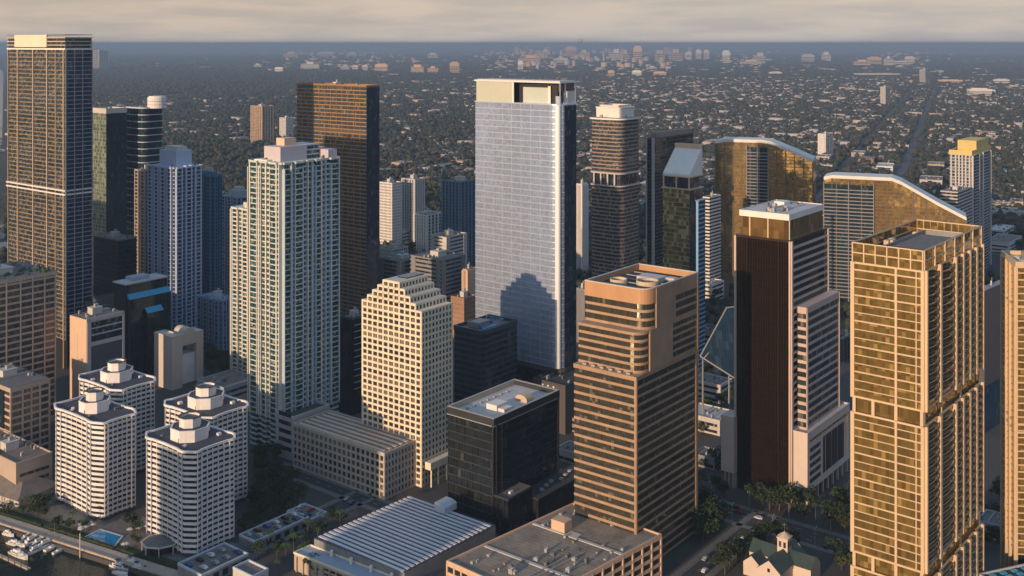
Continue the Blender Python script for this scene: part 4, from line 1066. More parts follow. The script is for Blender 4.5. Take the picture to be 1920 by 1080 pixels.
# V gold tower with sloping white roof
def slant_gold():
    s = 2.36; fp = foot(1293, s, 1243, 1317); zA = zt(s, 357); zB = zt(s, 334); e0 = elen(fp, 0)
    t = thing('office_tower', 'narrow golden glass tower under a steep sloping white roof, above the granite tower roof', 'skyscraper', (*centre(fp), 0)); reg(fp, zB + 14)
    n = int(zA / 3.5); f = zA / n
    storeys(t, fp, 0, n, f, M['g_yellow2'], M['goldband'], .5, .06)
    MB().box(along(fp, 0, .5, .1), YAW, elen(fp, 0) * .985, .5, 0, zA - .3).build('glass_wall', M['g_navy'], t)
    MB().prism(offset(fp, .9), zA, zA + .9).build('belt', M['goldframe'], t)
    MB().prism(offset(fp, -1.8), zA + .9, zB).build('recessed_storey', M['g_dark'], t)
    for q in (.02, .5, .97): pier(t, fp, 3, q, 1.2, .0, zA, zB, M['goldframe'], 'column')
    MB().prism(offset(fp, .3), zB, zB + .9).build('belt', M['goldframe'], t)
    zR = zat(fp[2], 272)
    MB().prism([fp[0], fp[1], fp[2], fp[3]], zB + .9, [zB + 2.5, zR, zR, zB + 2.5]).build('sloping_roof', M['white'], t)
    MB().box(along(fp, 1, .5, -1), eyaw(fp, 1), elen(fp, 1), 2.0, zR - 1.5, zR + 2).build('roof_screen', M['goldframe'], t)
    q = foot(1310, 2.5, 1305, 1323); z = zt(2.5, 378)
    t = thing('residential_tower', 'very slim tower edge in pale blue, beside the narrow golden tower', 'skyscraper', (*centre(q), 0)); reg(q, z)
    n = int(z / 3.4); f = z / n; storeys(t, offset(q, -.2), 0, n, f, M['g_deepblue'], M['skyblue'], 1.0, .05); pier(t, q, 3, .5, elen(q, 3) * .8, .3, 0, z + 1, M['skyblue'], 'edge_fin'); parapet(t, q, z, 1, M['skyblue']); roofslab(t, q, z + .1, M['roofgrey'])
    q = foot(1330, 1.95, 1318, 1350); z = zt(1.95, 372)
    tower('residential_tower', 'white balcony tower glimpsed between the slim blue edge and the golden sail tower', 'skyscraper', q, z, M['g_dark'], M['white'], fh=3.3, sh=1.5, out=.6, seed=77)
M['skyblue'] = wall('sky_blue_cladding', (.20, .38, .58), .08, .4); M['goldband'] = wall('gold_floor_edge', (.32, .26, .14), .1, .4)
M['g_yellow2'] = G_('green_gold_glass', (.62, .5, .2), .75, .09, 2.2, 3.5, nb=.25, blind=(.5, .42, .2), mull=(.12, .1, .05), dark=.35, jit=.04)
slant_gold()

# ================================================================== W X sail topped gold towers
def sail(x0, x1, s, prof, label, seed, bay, dirn=158, thick=24):
    """prof: list of (px, py) of the roof line from left to right"""
    Y = F / s; f = ((x1 - 960) / s, Y); l = hit(f, D(dirn), x0); L = hypot(l[0] - f[0], l[1] - f[1])
    u = ((f[0] - l[0]) / L, (f[1] - l[1]) / L); nr = (u[1], -u[0])
    pts = []
    for px, py in prof:
        q = hit(l, u, px); tt = (q[0] - l[0]) * u[0] + (q[1] - l[1]) * u[1]; pts.append((tt, zat(q, py)))
    fp = [f, (f[0] - nr[0] * thick, f[1] - nr[1] * thick), (l[0] - nr[0] * thick, l[1] - nr[1] * thick), l]
    t = thing('residential_tower', label, 'skyscraper', (*centre(fp), 0)); reg(fp, max(p[1] for p in pts))
    body = [(0, 0), (L, 0)] + pts[::-1]
    MB().slabz(l, u, nr, body, thick).build('glass_body', M['g_yellow'], t)
    ztop = lambda x: np.interp(x, [p[0] for p in pts], [p[1] for p in pts])
    f_ = 3.4; k = 1
    while k * f_ < max(p[1] for p in pts) - 2:
        z = k * f_; xs = [x for x in np.linspace(0, L, 60) if ztop(x) > z + .5]
        if xs:
            a, b = min(xs), max(xs)
            P = lambda x, d: (l[0] + u[0] * x + nr[0] * d, l[1] + u[1] * x + nr[1] * d)
            MB().prism([P(a, .35), P(a, -thick - .35), P(b, -thick - .35), P(b, .35)][::-1], z, z + .28).build('floor_edge', M['sailband'], t)
        k += 1
    for a, b in bay:   # balcony bays in shade
        xa, xb = a * L, b * L; zz = min(ztop(xa), ztop(xb)) - 4
        P = lambda x, d: (l[0] + u[0] * x + nr[0] * d, l[1] + u[1] * x + nr[1] * d)
        MB().prism([P(xa, .4), P(xb, .4), P(xb, .1), P(xa, .1)], 0, zz).build('bay_glass', M['g_teal'], t)
        o = MB().prism([P(xa, 2), P(xb, 2), P(xb, .1), P(xa, .1)], 3, 3.9).build('balcony', M['greycon'], t)
        for j in range(1, int(zz / 3.4) - 1): copy_at(o, j * 3.4)
        for x in (xa, xb, (xa + xb) / 2): MB().box(P(x, 1), math.degrees(atan2(u[1], u[0])), .8, 2.6, 0, zz + 2).build('bay_wall', M['greycon'], t)
    for x in np.linspace(0, L, 12): 
        P = (l[0] + u[0] * x + nr[0] * .1, l[1] + u[1] * x + nr[1] * .1); MB().box(P, math.degrees(atan2(u[1], u[0])), .9, 1, 0, float(ztop(x)) - 1).build('fin', M['sailband'], t)
    # thick roof ribbon following the profile
    rp = [(a, z - .4) for a, z in pts] + [(a, z + 2.8) for a, z in pts[::-1]]
    rp[0] = (rp[0][0] - 2, rp[0][1]); rp[-1] = (rp[-1][0] - 2, rp[-1][1]); k = len(pts) - 1
    rp[k] = (rp[k][0] + 3, rp[k][1]); rp[k + 1] = (rp[k + 1][0] + 3, rp[k + 1][1])
    m = MB(); o = (l[0] + nr[0] * 2, l[1] + nr[1] * 2)
    for (a, za), (b, zb) in zip(pts, pts[1:]):
        m.slabz(o, u, nr, [(a, za - .4), (b, zb - .4), (b, zb + 2.6), (a, za + 2.6)], thick + 4)
    m.build('roof_ribbon', M['white'], t)
    return t
M['sailband'] = wall('grey_gold_floor_edge', (.14, .11, .07), .1)
sail(1342, 1524, 1.86, [(1342, 268), (1362, 265), (1430, 267), (1446, 270), (1490, 288), (1524, 303)], 'golden mirrored slab with a white sail-shaped roof line, left of the amber tower', 81, [(.33, .55)])
sail(1545, 1812, 2.05, [(1545, 336), (1560, 333), (1672, 338), (1690, 345), (1760, 385), (1812, 412)], 'golden mirrored slab with a long sloping white roof line, behind the nearest gold tower', 82, [(.0, .36)])

# Y grey tower with yellow crown
def yellow_top():
    s = 1.78; fp = foot(1822, s, 1780, 1857); z = zt(s, 292)
    fpj = jog(fp, {3: [(.1, .3, 1.5), (.45, .6, 1.5), (.75, .92, 1.5)], 0: [(.1, .35, 1.5), (.55, .85, 1.5)]})
    t = thing('residential_tower', 'grey ribbed tower with a yellow crown on the right, among the low houses', 'skyscraper', (*centre(fp), 0)); reg(fp, z)
    n = int(z / 3.3); f = z / n
    storeys(t, offset(fpj, -.3), 0, n, f, M['g_blue'], M['palewall2'], .7, .1)
    for e, ts in ((3, (.1, .3, .45, .6, .75, .92)), (0, (.02, .35, .55, .98))): piers(t, fp, e, ts, 1.6, 1.6, 0, z, M['palewall2'])
    MB().ring(offset(fp, .3), offset(fp, -.5), z, z + 5).build('crown', M['yellow'], t)
    MB().prism([lp(*fp, .3, .05), lp(*fp, .95, .05), lp(*fp, .95, .9), lp(*fp, .3, .9)], z, z + 14).build('crown', M['yellow'], t); roofslab(t, fp, z + .2, M['roofgrey'])
    q = foot(1795, 1.9, 1764, 1822); z2 = zt(1.9, 362)
    tower('residential_tower', 'shorter grey block with a flat top, left of the yellow crowned tower', 'skyscraper', q, z2, M['g_dark'], M['palewall2'], fh=3.3, sh=1.3, seed=85)
yellow_top()

# ------------------------------------------------------------------ middle distance towers
MID = [
 (735, 1.55, 711, 753, 345, 'white slab tower with a fine window grid, just right of the copper tower', 'white', 'g_dark', 1.4),
 (778, 1.52, 753, 796, 338, 'white and blue slab tower, second one right of the copper tower', 'palewall2', 'g_blue', .8),
 (800, 1.62, 776, 829, 405, 'low white ribbed block in front of the second slab tower', 'white', 'g_tower', 1.2),
 (862, 1.72, 828, 892, 343, 'plain blue tower partly hidden by the left edge of the silver tower', 'bluedark', 'g_deepblue', .3),
 (1091, 1.75, 1081, 1102, 347, 'narrow white edged tower in the gap right of the silver tower', 'white', 'g_blue', .9),
 (1096, 2.3, 1080, 1104, 545, 'low grey block at the foot of the gap right of the silver tower', 'greycon', 'g_dark', 1.0),
 (1548, .87, 1534, 1562, 252, 'lone white tower standing among houses above the golden sail slab', 'white', 'g_tower', 1.2),
 (1735, .31, 1724, 1743, 130, 'small grey tower beside the far end of the avenue', 'palewall2', 'g_tower', 1.0),
 (1660, .47, 1651, 1669, 163, 'small slim pale tower on the far left side of the avenue', 'lightwall', 'g_tower', 1.2),
 (491, .77, 470, 513, 200, 'peach stepped apartment tower alone in the woods left of the copper tower', 'peach', 'g_tower', 1.4),
 (536, .73, 524, 550, 222, 'small white twin block beside the peach tower', 'white', 'g_tower', 1.2),
 (186, .2, 168, 203, 95, 'far white apartment block on the horizon behind the tall tan tower', 'white', 'g_tower', 1.4),
 (837, 1.98, 808, 875, 447, 'pale grey civic building with a recessed porch, left of the silver tower', 'lightwall', 'g_dark', 2.2),
 (876, 2.12, 868, 892, 508, 'plain cream annex touching the left edge of the silver tower', 'creamwall', 'g_tower', 3.0),
 (870, 2.35, 846, 892, 562, 'small orange lit block below the cream annex', 'orangewall', 'g_tower', 2.2),
 (752, 2.05, 712, 790, 492, 'long grey block behind the roof of the cream gabled tower', 'greycon', 'g_dark', 1.6),
 (828, 2.12, 770, 872, 490, 'wide grey bowed block below the civic building', 'greycon', 'g_dark', 2.0),
 (735, 1.86, 711, 765, 470, 'low white roofed block by the dark trees right of the copper tower', 'lightwall', 'g_dark', 1.6),
 (20, 1.6, -30, 60, 480, 'low dark block glimpsed left of the tall tan tower', 'greycon', 'g_dark', 1.3),
 (1580, 2.45, 1566, 1604, 640, 'dark tower foot glimpsed between the amber tower and the nearest gold tower', 'darkcon', 'g_black', 1.2),
]
M['bluedark'] = wall('slate_blue_cladding', (.09, .17, .25), .1, .5); M['orangewall'] = wall('orange_brick', (.34, .2, .13), .15)
for i, (xf, s, xl, xr, yt, lab, wm, gm, sh) in enumerate(MID):
    V = i in (1, 2, 3, 4, 6, 8, 9, 11, 13, 19); P_ = i in (12, 13, 15, 16)
    tower('office_tower' if i not in (10, 12, 14) else 'office_building', lab, 'building', foot(xf, s, xl, xr), zt(s, yt), M[gm], M[wm], fh=3.6 if sh < 2.5 else 5, sh=.7 if V else sh, seed=100 + i, n=5, out=.1 if V else .2,
          prs=[(3, fr(5, .04, .96), 2.4, .6, M[wm]), (0, fr(4, .05, .95), 2.6, .6, M[wm])] if V else [(3, fr(9, .03, .97), 1.2, .24, M[wm]), (0, fr(7, .04, .96), 1.2, .24, M[wm])] if not P_ else [(3, (.1, .9), 5, .5, M[wm]), (0, (.08, .92), 5, .5, M[wm])])
# ================================================================== setting: ground, water, streets
SUN_AZ, SUN_EL = 52.5, 10.0      # the light travels towards compass direction SUN_AZ (from +X), down at SUN_EL
def ground_mat():
    m = NT('ground_cover'); p = m.pos()
    sp = m.n('ShaderNodeSeparateXYZ'); m.l(p, sp.inputs[0])
    a = m.noise(p, .0016, 5, .6); b = m.noise(p, .02, 5, .65); c = m.noise(p, .25, 3)
    green = m.mix(b, (.018, .026, .014), (.05, .06, .032))
    urban = m.mix(b, (.045, .045, .045), (.10, .095, .088))
    east = m.math('MULTIPLY_ADD', sp.outputs[0], 1 / 5200.0, .32)
    f = m.math('ADD', m.math('MULTIPLY', a, .9), m.math('MULTIPLY', east, .35))
    near = m.math('SUBTRACT', 1.0, m.math('DIVIDE', sp.outputs[1], 1500.0)); near = m.math('MAXIMUM', near, 0.0)
    f = m.math('ADD', f, near)
    col = m.mix(m.ramp(f, [(.45, 0.), (.8, 1.)]), green, urban)
    col = m.mix(m.math('MULTIPLY', c, .35), col, (.03, .03, .03))
    m.color(col).set(rough=.95); return m.mat
LAND = [(-260, 541), (600, 89), (90000, 89), (90000, 80000), (-90000, 80000), (-90000, 34000), (-10800, 22000), (-4290, 9000), (-1243, 2600), (-900, 1700), (-1500, 1400), (-1500, 480), (-340, 480)]
m = MB(); m.prism(LAND, -6, 0.0, bottom=False)
tag(m.build('ground', ground_mat()), kind='structure')
def water_mat():
    m = NT('bay_water'); p = m.pos()
    m.color((.005, .02, .018)).set(rough=.1, spec=.25)
    bp = m.n('ShaderNodeBump'); bp.inputs['Strength'].default_value = .35; bp.inputs['Distance'].default_value = .5
    m.l(m.math('ADD', m.noise(p, .25, 4), m.math('MULTIPLY', m.noise(p, .03, 3), 3.0)), bp.inputs['Height'])
    m.l(bp.outputs[0], m.p.inputs['Normal']); return m.mat
m = MB(); m.face([(-90000, -30000, -2.2), (90000, -30000, -2.2), (90000, 81000, -2.2), (-90000, 81000, -2.2)])
tag(m.build('water', water_mat()), kind='structure')

M['asphalt'] = roofm('asphalt', (.05, .05, .053), .3, .4); M['asphaltold'] = roofm('worn_asphalt', (.085, .085, .09), .3, .1)
M['pave'] = roofm('paving', (.16, .155, .15), .25, .5); M['quay'] = roofm('quay_stone', (.42, .35, .29), .25, .6)
M['paint'] = plain('road_paint', (.5, .5, .48), .8); M['lawn'] = roofm('lawn', (.03, .05, .018), .35, .3)
def road(a, b, w, z=.012, mat=None, walk=3.0, dash=True, name='road'):
    a, b = np.array(a, float), np.array(b, float); L = np.linalg.norm(b - a); u = (b - a) / L; n = np.array((-u[1], u[0]))
    def strip(o, w_, z0, z1, mt, nm, t0=0, t1=L):
        p = [a + u * t0 + n * (o - w_ / 2), a + u * t1 + n * (o - w_ / 2), a + u * t1 + n * (o + w_ / 2), a + u * t0 + n * (o + w_ / 2)]
        return [tuple(q) for q in p]
    tag(MB().prism(strip(0, w, 0, 0, 0, 0), z - .01, z).build(name, mat or M['asphalt']), kind='structure')
    if walk:
        for sg in (-1, 1):
            tag(MB().prism(strip(sg * (w / 2 + walk / 2), walk, 0, 0, 0, 0), -.1, .13).build('pavement', M['pave']), kind='structure')
    if dash:
        m = MB(); t = 2
        while t < L - 4:
            for o in ((-w / 4, 0, w / 4) if w > 12 else (0,)):
                m.face([(*q, z + .006) for q in strip(o, .18, 0, 0, 0, 0, t, t + 3)])
            t += 9
        for o in (-w / 2 + .4, w / 2 - .4): m.face([(*q, z + .006) for q in strip(o, .14, 0, 0, 0, 0)])
        tag(m.build('road_marking', M['paint']), kind='structure')
    ROADS.append((a, u, L, w / 2 + walk))
ROADS = []
c1 = np.array(G(1450, 985)); dL = np.array(D(142)); dR = np.array(D(52))
road(c1 - dL * 330, c1 + dL * 170, 17)
c2 = np.array(G(1335, 1050)); road(c2 - dR * 160, c2 + dR * 62, 10, z=.02)
c3 = np.array(G(560, 985)); road(c3 - dR * 38, c3 + dR * 95, 11, z=.016)
road(c3 + dR * 42 - dL * 34, c3 + dR * 42 + dL * 70, 9, z=.026)
for a, b, w in (((500, 1250), 67.6, 24), ((200, 1330), 68.2, 16), ((1130, 1700), 67.6, 14), ((1800, 2600), 67.6, 14)):
    pass
E1 = np.array(D(67.6)); E2 = np.array(D(-22.4))
P0 = np.array((721., 1977.)); P1 = np.array((692., 2197.))
road(P0 - E1 * 800, P0 + E1 * 9500, 15, z=.3, mat=M['asphaltold'], walk=0, dash=False)
road(P1 - E1 * 900, P1 + E1 * 7500, 9, z=.3, mat=M['asphaltold'], walk=0, dash=False)
road(P0 + E2 * 330 - E1 * 700, P0 + E2 * 330 + E1 * 7000, 8, z=.3, mat=M['asphaltold'], walk=0, dash=False)
for k in (180, 1100, 2300, 3900):
    road(P0 + E1 * k - E2 * 2600, P0 + E1 * k + E2 * 1800, 14, z=.24, mat=M['asphaltold'], walk=0, dash=False)

# promenade
qa, qb = np.array(G(0, 982)), np.array(G(300, 1078)); qd = (qb - qa) / np.linalg.norm(qb - qa); qn = np.array((-qd[1], qd[0]))
def qp(t, o): p = qa + qd * t + qn * o; return (p[0], p[1])
tag(MB().prism([qp(-60, .2), qp(420, .2), qp(420, 6.4), qp(-60, 6.4)], -.2, .35).build('promenade', M['quay']), kind='structure')
sea = thing('sea_wall', 'pale stone sea wall running along the promenade at the lower left', 'wall', (*qp(60, 0), 0))
MB().prism([qp(-60, -.6), qp(420, -.6), qp(420, .15), qp(-60, .15)], -3.5, .9).build('wall', M['quay'], sea)
MB().prism([qp(-60, -1.6), qp(420, -1.6), qp(420, -.62), qp(-60, -.62)], -3.4, -1.2).build('ledge', M['beige'], sea)
tag(MB().prism([qp(-50, 9), qp(150, 9), qp(150, 13), qp(-50, 13)], -.2, .2).build('lawn', M['lawn']), kind='structure')
tag(MB().prism([qp(-50, 13.2), qp(140, 13.2), qp(140, 40), qp(-50, 40)], -.2, .1).build('pool_terrace', M['pave']), kind='structure')
def pool(px, py, a, b, label):
    g = G(px, py); t = thing('swimming_pool', label, 'pool', (*g, 0))
    r = rect(g, -27.7, a, b); r[2] = lerp(r[2], r[3], .25)
    w = NT('pool_water'); w.color((.01, .25, .50)).set(rough=.1)
    MB().prism(r, .1, .32).build('pool_water', w.mat, t); MB().ring(offset(r, .9), offset(r, .02), .1, .45).build('pool_rim', M['lightwall'], t)
    FOOT.append(offset(r, 2))
pool(200, 1010, 20, 9.5, 'larger angular blue pool beside the promenade between the front white towers'); pool(2, 936, 9, 6, 'small blue pool cut off by the left edge of the picture')

# hipped pavilion roof, lower left
def pavilion():
    g = G(28, 902, 6); r = rect(g, -30, 44, 27); FOOT.append(r)
    t = thing('pavilion', 'broad low pavilion with a grey-brown hipped roof at the lower left edge', 'building', (*g, 0))
    MB().prism(offset(r, -2), 0, 4.5).build('wall', M['lightwall'], t)
    i = offset(r, -9); m = MB()
    for k in range(4):
        a, b = r[k], r[(k + 1) % 4]; c, d = i[(k + 1) % 4], i[k]
        m.face([(*a, 4.5), (*b, 4.5), (*c, 9.5), (*d, 9.5)])
    m.face([(*p, 9.5) for p in i]); m.face([(*p, 4.5) for p in r[::-1]]); m.build('roof', M['roofbrown2'], t)
    for k in range(3): MB().box(lp(*i, .25 + .25 * k, .5), -30, 3, 2, 9.5, 10.6).build('rooftop_unit', M['unit2'], t)
    for k in range(7): MB().box(along(r, 0, k / 6, -.6), -30, .5, .5, 0, 4.5).build('column', M['lightwall'], t)
M['roofbrown2'] = roofm('weathered_brown_roof', (.19, .165, .15), .3)
pavilion()
def terrace_roof():
    g = G(302, 1012, 5); po = [(g[0] + 9.5 * cos(radians(k * 45 + 10)), g[1] + 8.5 * sin(radians(k * 45 + 10))) for k in range(8)]; FOOT.append(po)
    t = thing('pavilion', 'dark octagonal terrace pavilion at the foot of the nearest white apartment tower', 'building', (*g, 0))
    m = MB(); top = (g[0], g[1], 6.6)
    for k in range(8): m.face([(*po[k], 4.6), (*po[(k + 1) % 8], 4.6), top])
    m.build('roof', M['roofgrey'], t); MB().ring(po, offset(po, -.6), 4.2, 4.75).build('eaves', M['lightwall'], t)
    MB().prism(offset(po, -2.5), 0, 4.3).build('wall', M['g_dark'], t)
    for k in range(8): MB().box(lerp(po[k], g, .06), 10 + 45 * k, .4, .4, 0, 4.3).build('column', M['lightwall'], t)
terrace_roof()

def deck(px, py, yaw, a, b, h, label, rail=True, mat=None, top=None):
    g = G(px, py, h); r = rect(g, yaw, a, b); FOOT.append(r)
    t = thing('parking_deck', label, 'building', (*g, 0))
    MB().prism(r, 0, h).build('wall', mat or M['greycon'], t); MB().prism(offset(r, -.5), h, h + .1).build('roof', top or M['pave'], t)
    MB().ring(offset(r, .1), offset(r, -.5), h - .1, h + 1).build('parapet', M['palebluewall'], t)
    for k in range(int(a / 5)): MB().box(along(r, 0, (k + .5) / int(a / 5), .05), yaw, 3, .2, .6, h - 1).build('opening', M['black'], t)
    return r
DK = [deck(515, 988, 52, 34, 12, 4, 'low pale edged parking deck between the nearest white tower and the ribbed hall'),
      deck(400, 1050, 52, 26, 18, 4.5, 'low parking deck in front of the nearest white tower'),
      deck(575, 962, -38, 17, 12, 4, 'small flat roofed deck behind the long parking deck'),
      deck(470, 1068, 52, 9, 14, 5.5, 'small white fronted entrance block at the bottom left of centre', mat=M['lightwall'])]

# church with green roofs
def church():
    g = np.array(G(1462, 1052, 8)); s = 1.0
    t = thing('church', 'pale church with green copper roofs and a little windowed bell tower, bottom right of centre', 'church', (*g, 0)); cu = M['copper']
    def gable(c, yaw, L, W, h, rh, name='nave'):
        u, v = np.array(D(yaw)), np.array(D(yaw + 90)); r = rect(c, yaw, L, W)
        MB().prism(r, 0, h, top=False).build(name + '_wall', M['churchwall'], t)
        m = MB(); q = rect(c, yaw, L + .8, W + .8); a, b = lerp(q[0], q[3], .5), lerp(q[1], q[2], .5)
        m.face([(*q[0], h - .2), (*q[1], h - .2), (*b, h + rh), (*a, h + rh)]); m.face([(*q[2], h - .2), (*q[3], h - .2), (*a, h + rh), (*b, h + rh)])
        m.face([(*q[1], h - .2), (*q[0], h - .2), (*q[3], h - .2), (*q[2], h - .2)]); m.build(name + '_roof', cu, t)
        a, b = lerp(r[0], r[3], .5), lerp(r[1], r[2], .5); m = MB()
        for (p, q_, k, o) in ((r[3], r[0], a, -1), (r[1], r[2], b, 1)):
            m = MB(); m.face([(p[0] + u[0] * .42 * o, p[1] + u[1] * .42 * o, 0), (q_[0] + u[0] * .42 * o, q_[1] + u[1] * .42 * o, 0), (q_[0] + u[0] * .42 * o, q_[1] + u[1] * .42 * o, h), (k[0] + u[0] * .42 * o, k[1] + u[1] * .42 * o, h + rh + .5), (p[0] + u[0] * .42 * o, p[1] + u[1] * .42 * o, h)])
            m.build(name + '_gable', M['churchwall'], t)
    gable(g + dR * 2, 52, 27, 11, 8, 4.2); gable(g + dR * 7 + dL * 1, 142, 30, 10, 7.4, 4, 'transept'); gable(g + dL * 11 - dR * 0, 52, 12, 8, 6, 3, 'chapel')
    c = g + dR * 6.5 + dL * .5
    MB().prism(rect(c, 52, 5, 5), 6, 16.5).build('bell_tower', M['churchwall'], t); MB().prism(rect(c, 52, 5.6, 5.6), 16.5, 17).build('cornice', M['churchwall'], t)
    o8 = [(c[0] + 3.3 * cos(radians(52 + 22.5 + 45 * k)), c[1] + 3.3 * sin(radians(52 + 22.5 + 45 * k))) for k in range(8)]
    m = MB()
    for k in range(8): m.face([(*o8[k], 17), (*o8[(k + 1) % 8], 17), (c[0], c[1], 19.2)])
    m.build('tower_roof', M['tan'], t); MB().tube((*c, 19), (*c, 23.4), .12, 5).tube((c[0] - .7, c[1] + .5, 22.3), (c[0] + .7, c[1] - .5, 22.3), .1, 5).build('cross', M['steel'], t)
    for e, y in ((0, -38), (1, 232)):
        for k in (-1.1, 1.1):
            d = -dR if e == 0 else -dL; w = dL if e == 0 else dR
            p = c + d * 2.52 + w * k; MB().box(tuple(p), 52, .15 if e == 0 else 1.2, 1.2 if e == 0 else .15, 12.6, 15.2).build('window', M['g_dark'], t)
    p = g + dR * 2 - dR * 13.95; MB().box(tuple(p), 52, .2, 1.2, 7.6, 9.2).build('window', M['g_dark'], t); MB().box(tuple(p), 52, .3, 2.6, 0, 4).build('door', M['darkbrown'], t)
    FOOT.append(rect(tuple(g), 52, 34, 34))
M['copper'] = wall('verdigris_roof', (.05, .08, .072), .35, .6); M['churchwall'] = wall('pink_white_stucco', (.6, .5, .44), .1)
church()

# angular glass canopy behind the granite tower
def canopy():
    s = 2.95; a, b, c = [((px - 960) / s, F / s, H - (py - EY) / s) for px, py in ((1313, 668), (1376, 705), (1366, 596))]
    b = (b[0], b[1] - 6, b[2]); c = (c[0] + 4, c[1] + 26, c[2]); d = (c[0] + 22, c[1] + 10, c[2]); e = (b[0] + 20, b[1], b[2])
    t = thing('glass_canopy', 'blue glass canopy pointed like an arrowhead, between granite and amber towers', 'canopy', (a[0], a[1], 0))
    m = MB(); m.face([a, b, e, d, c]); m.face([(p[0], p[1], p[2] - .8) for p in (c, d, e, b, a)]); m.build('glazing', M['g_teal'], t)
    for p, q in ((a, b), (a, c), (b, e), (c, d)): MB().tube(p, q, .45, 6).build('edge_beam', M['unit'], t)
    MB().tube(lerp3(a, b, .1), lerp3(c, d, .7), .35, 5).build('rafter', M['goldframe'], t)
    for p in (a, b, c): MB().tube((p[0] + 2, p[1] + 2, 0), (p[0] + 2, p[1] + 2, p[2] - 1), .6, 6).build('column', M['greycon'], t)
def lerp3(a, b, t): return tuple(a[i] + (b[i] - a[i]) * t for i in range(3))
canopy()

# dark low block with blue skylights bottom right
def corner_block():
    fp = foot(1872, 4.55, 1835, 2040, 20, 115); z = 21; t = thing('office_block', 'low black block with blue skylights in the bottom right corner', 'office building', (*centre(fp), 0)); FOOT.append(fp)
    MB().prism(fp, 0, z).build('wall', M['g_black'], t); MB().ring(offset(fp, .15), offset(fp, -.5), z, z + 1).build('parapet', M['palewall2'], t); roofslab(t, fp, z + .1, M['roofdark'])
    for i in range(4):
        for j in range(3): MB().box(lp(*fp, .1 + .12 * i, .15 + .3 * j), 20, 2.6, 1.8, z + .2, z + .8).build('skylight', M['blueglaze'], t)
corner_block()

# ------------------------------------------------------------------ helpers for keeping clear
def inside(p, poly, pad=0.):
    q = poly; n = len(q); c = False
    for i in range(n):
        (x1, y1), (x2, y2) = q[i], q[i - 1]
        if (y1 > p[1]) != (y2 > p[1]) and p[0] < (x2 - x1) * (p[1] - y1) / (y2 - y1) + x1: c = not c
    return c
FB = [(min(a[0] for a in f) , max(a[0] for a in f), min(a[1] for a in f), max(a[1] for a in f), offset(bbox4(f) if len(f) > 8 else f, 1.5)) for f in FOOT]
FBX = list(FB)
def clear(p, r=2., roads=True):
    for x0, x1, y0, y1, f in FBX:
        if x0 - r - 2 < p[0] < x1 + r + 2 and y0 - r - 2 < p[1] < y1 + r + 2 and inside(p, offset(f, r) if r > 0 else f): return False
    if roads:
        for a, u, L, w in ROADS:
            d = (p[0] - a[0], p[1] - a[1]); t = d[0] * u[0] + d[1] * u[1]
            if -r < t < L + r and abs(-d[0] * u[1] + d[1] * u[0]) < w + r: return False
    return True
def on_land(p, m=3):
    return inside(p, LAND) and ((p[0] - qa[0]) * qn[0] + (p[1] - qa[1]) * qn[1]) > m
def shown(x, y, z=0):
    px, py = proj(x, y, z)
    if not (2 < px < 1918 and py < 1085): return False
    return not any(a < px < b and c < py < d for a, b, c, d in OCC)

# ------------------------------------------------------------------ trees
def leafm(name, c):
    m = NT(name); oi = m.n('ShaderNodeObjectInfo').outputs['Random']; p = m.pos()
    a = m.noise(p, .6, 3); f = m.math('ADD', m.math('MULTIPLY', a, .7), m.math('MULTIPLY', oi, .4))
    m.color(m.mix(m.ramp(f, [(.3, 0.), (.75, 1.)]), tuple(x * .55 for x in c), tuple(x * 1.35 for x in c))).set(rough=.8, spec=.2); return m.mat
LEAF = [leafm('leaf_dark_green', (.035, .055, .022)), leafm('leaf_olive', (.055, .065, .025)), leafm('leaf_mid_green', (.04, .075, .03))]
BARK = plain('bark', (.09, .07, .055), .9)
def tree_proto(seed, hgt, rad, leaf):
    R = random.Random(seed); t = thing('broadleaf_tree', 'tree', 'tree', (0, 0, -500))
    z0 = -500; m = MB(); m.tube((0, 0, z0), (R.uniform(-.3, .3), R.uniform(-.3, .3), z0 + hgt * .45), .38, 6, r2=.25)
    cl = []
    for k in range(11):
        an = R.uniform(0, 2 * pi); rr = rad * (.15 + .6 * R.random()); z = hgt * R.uniform(.45, .85); cl.append((rr * cos(an), rr * sin(an), z, rad * R.uniform(.28, .46)))
        if k < 5: m.tube((0, 0, z0 + hgt * .4), (rr * cos(an) * .8, rr * sin(an) * .8, z0 + z), .17, 4, r2=.05)
    m.build('trunk', BARK, t)
    m = MB()
    for cx, cy, cz, cr in cl:
        for k in range(44):
            v = np.array([R.gauss(0, 1) for _ in range(3)]); v /= np.linalg.norm(v); v *= cr * (.55 + .5 * R.random()); v[2] *= .7
            p = np.array((cx, cy, cz + z0)) + v; s = R.uniform(.35, .85)
            a = np.array([R.gauss(0, 1) for _ in range(3)]); a /= np.linalg.norm(a); b = np.cross(a, [R.gauss(0, 1) for _ in range(3)]); b /= np.linalg.norm(b)
            m.face([tuple(p - a * s), tuple(p + b * s * .7), tuple(p + a * s), tuple(p - b * s * .7)])
    m.build('crown', leaf, t); return proto(t)
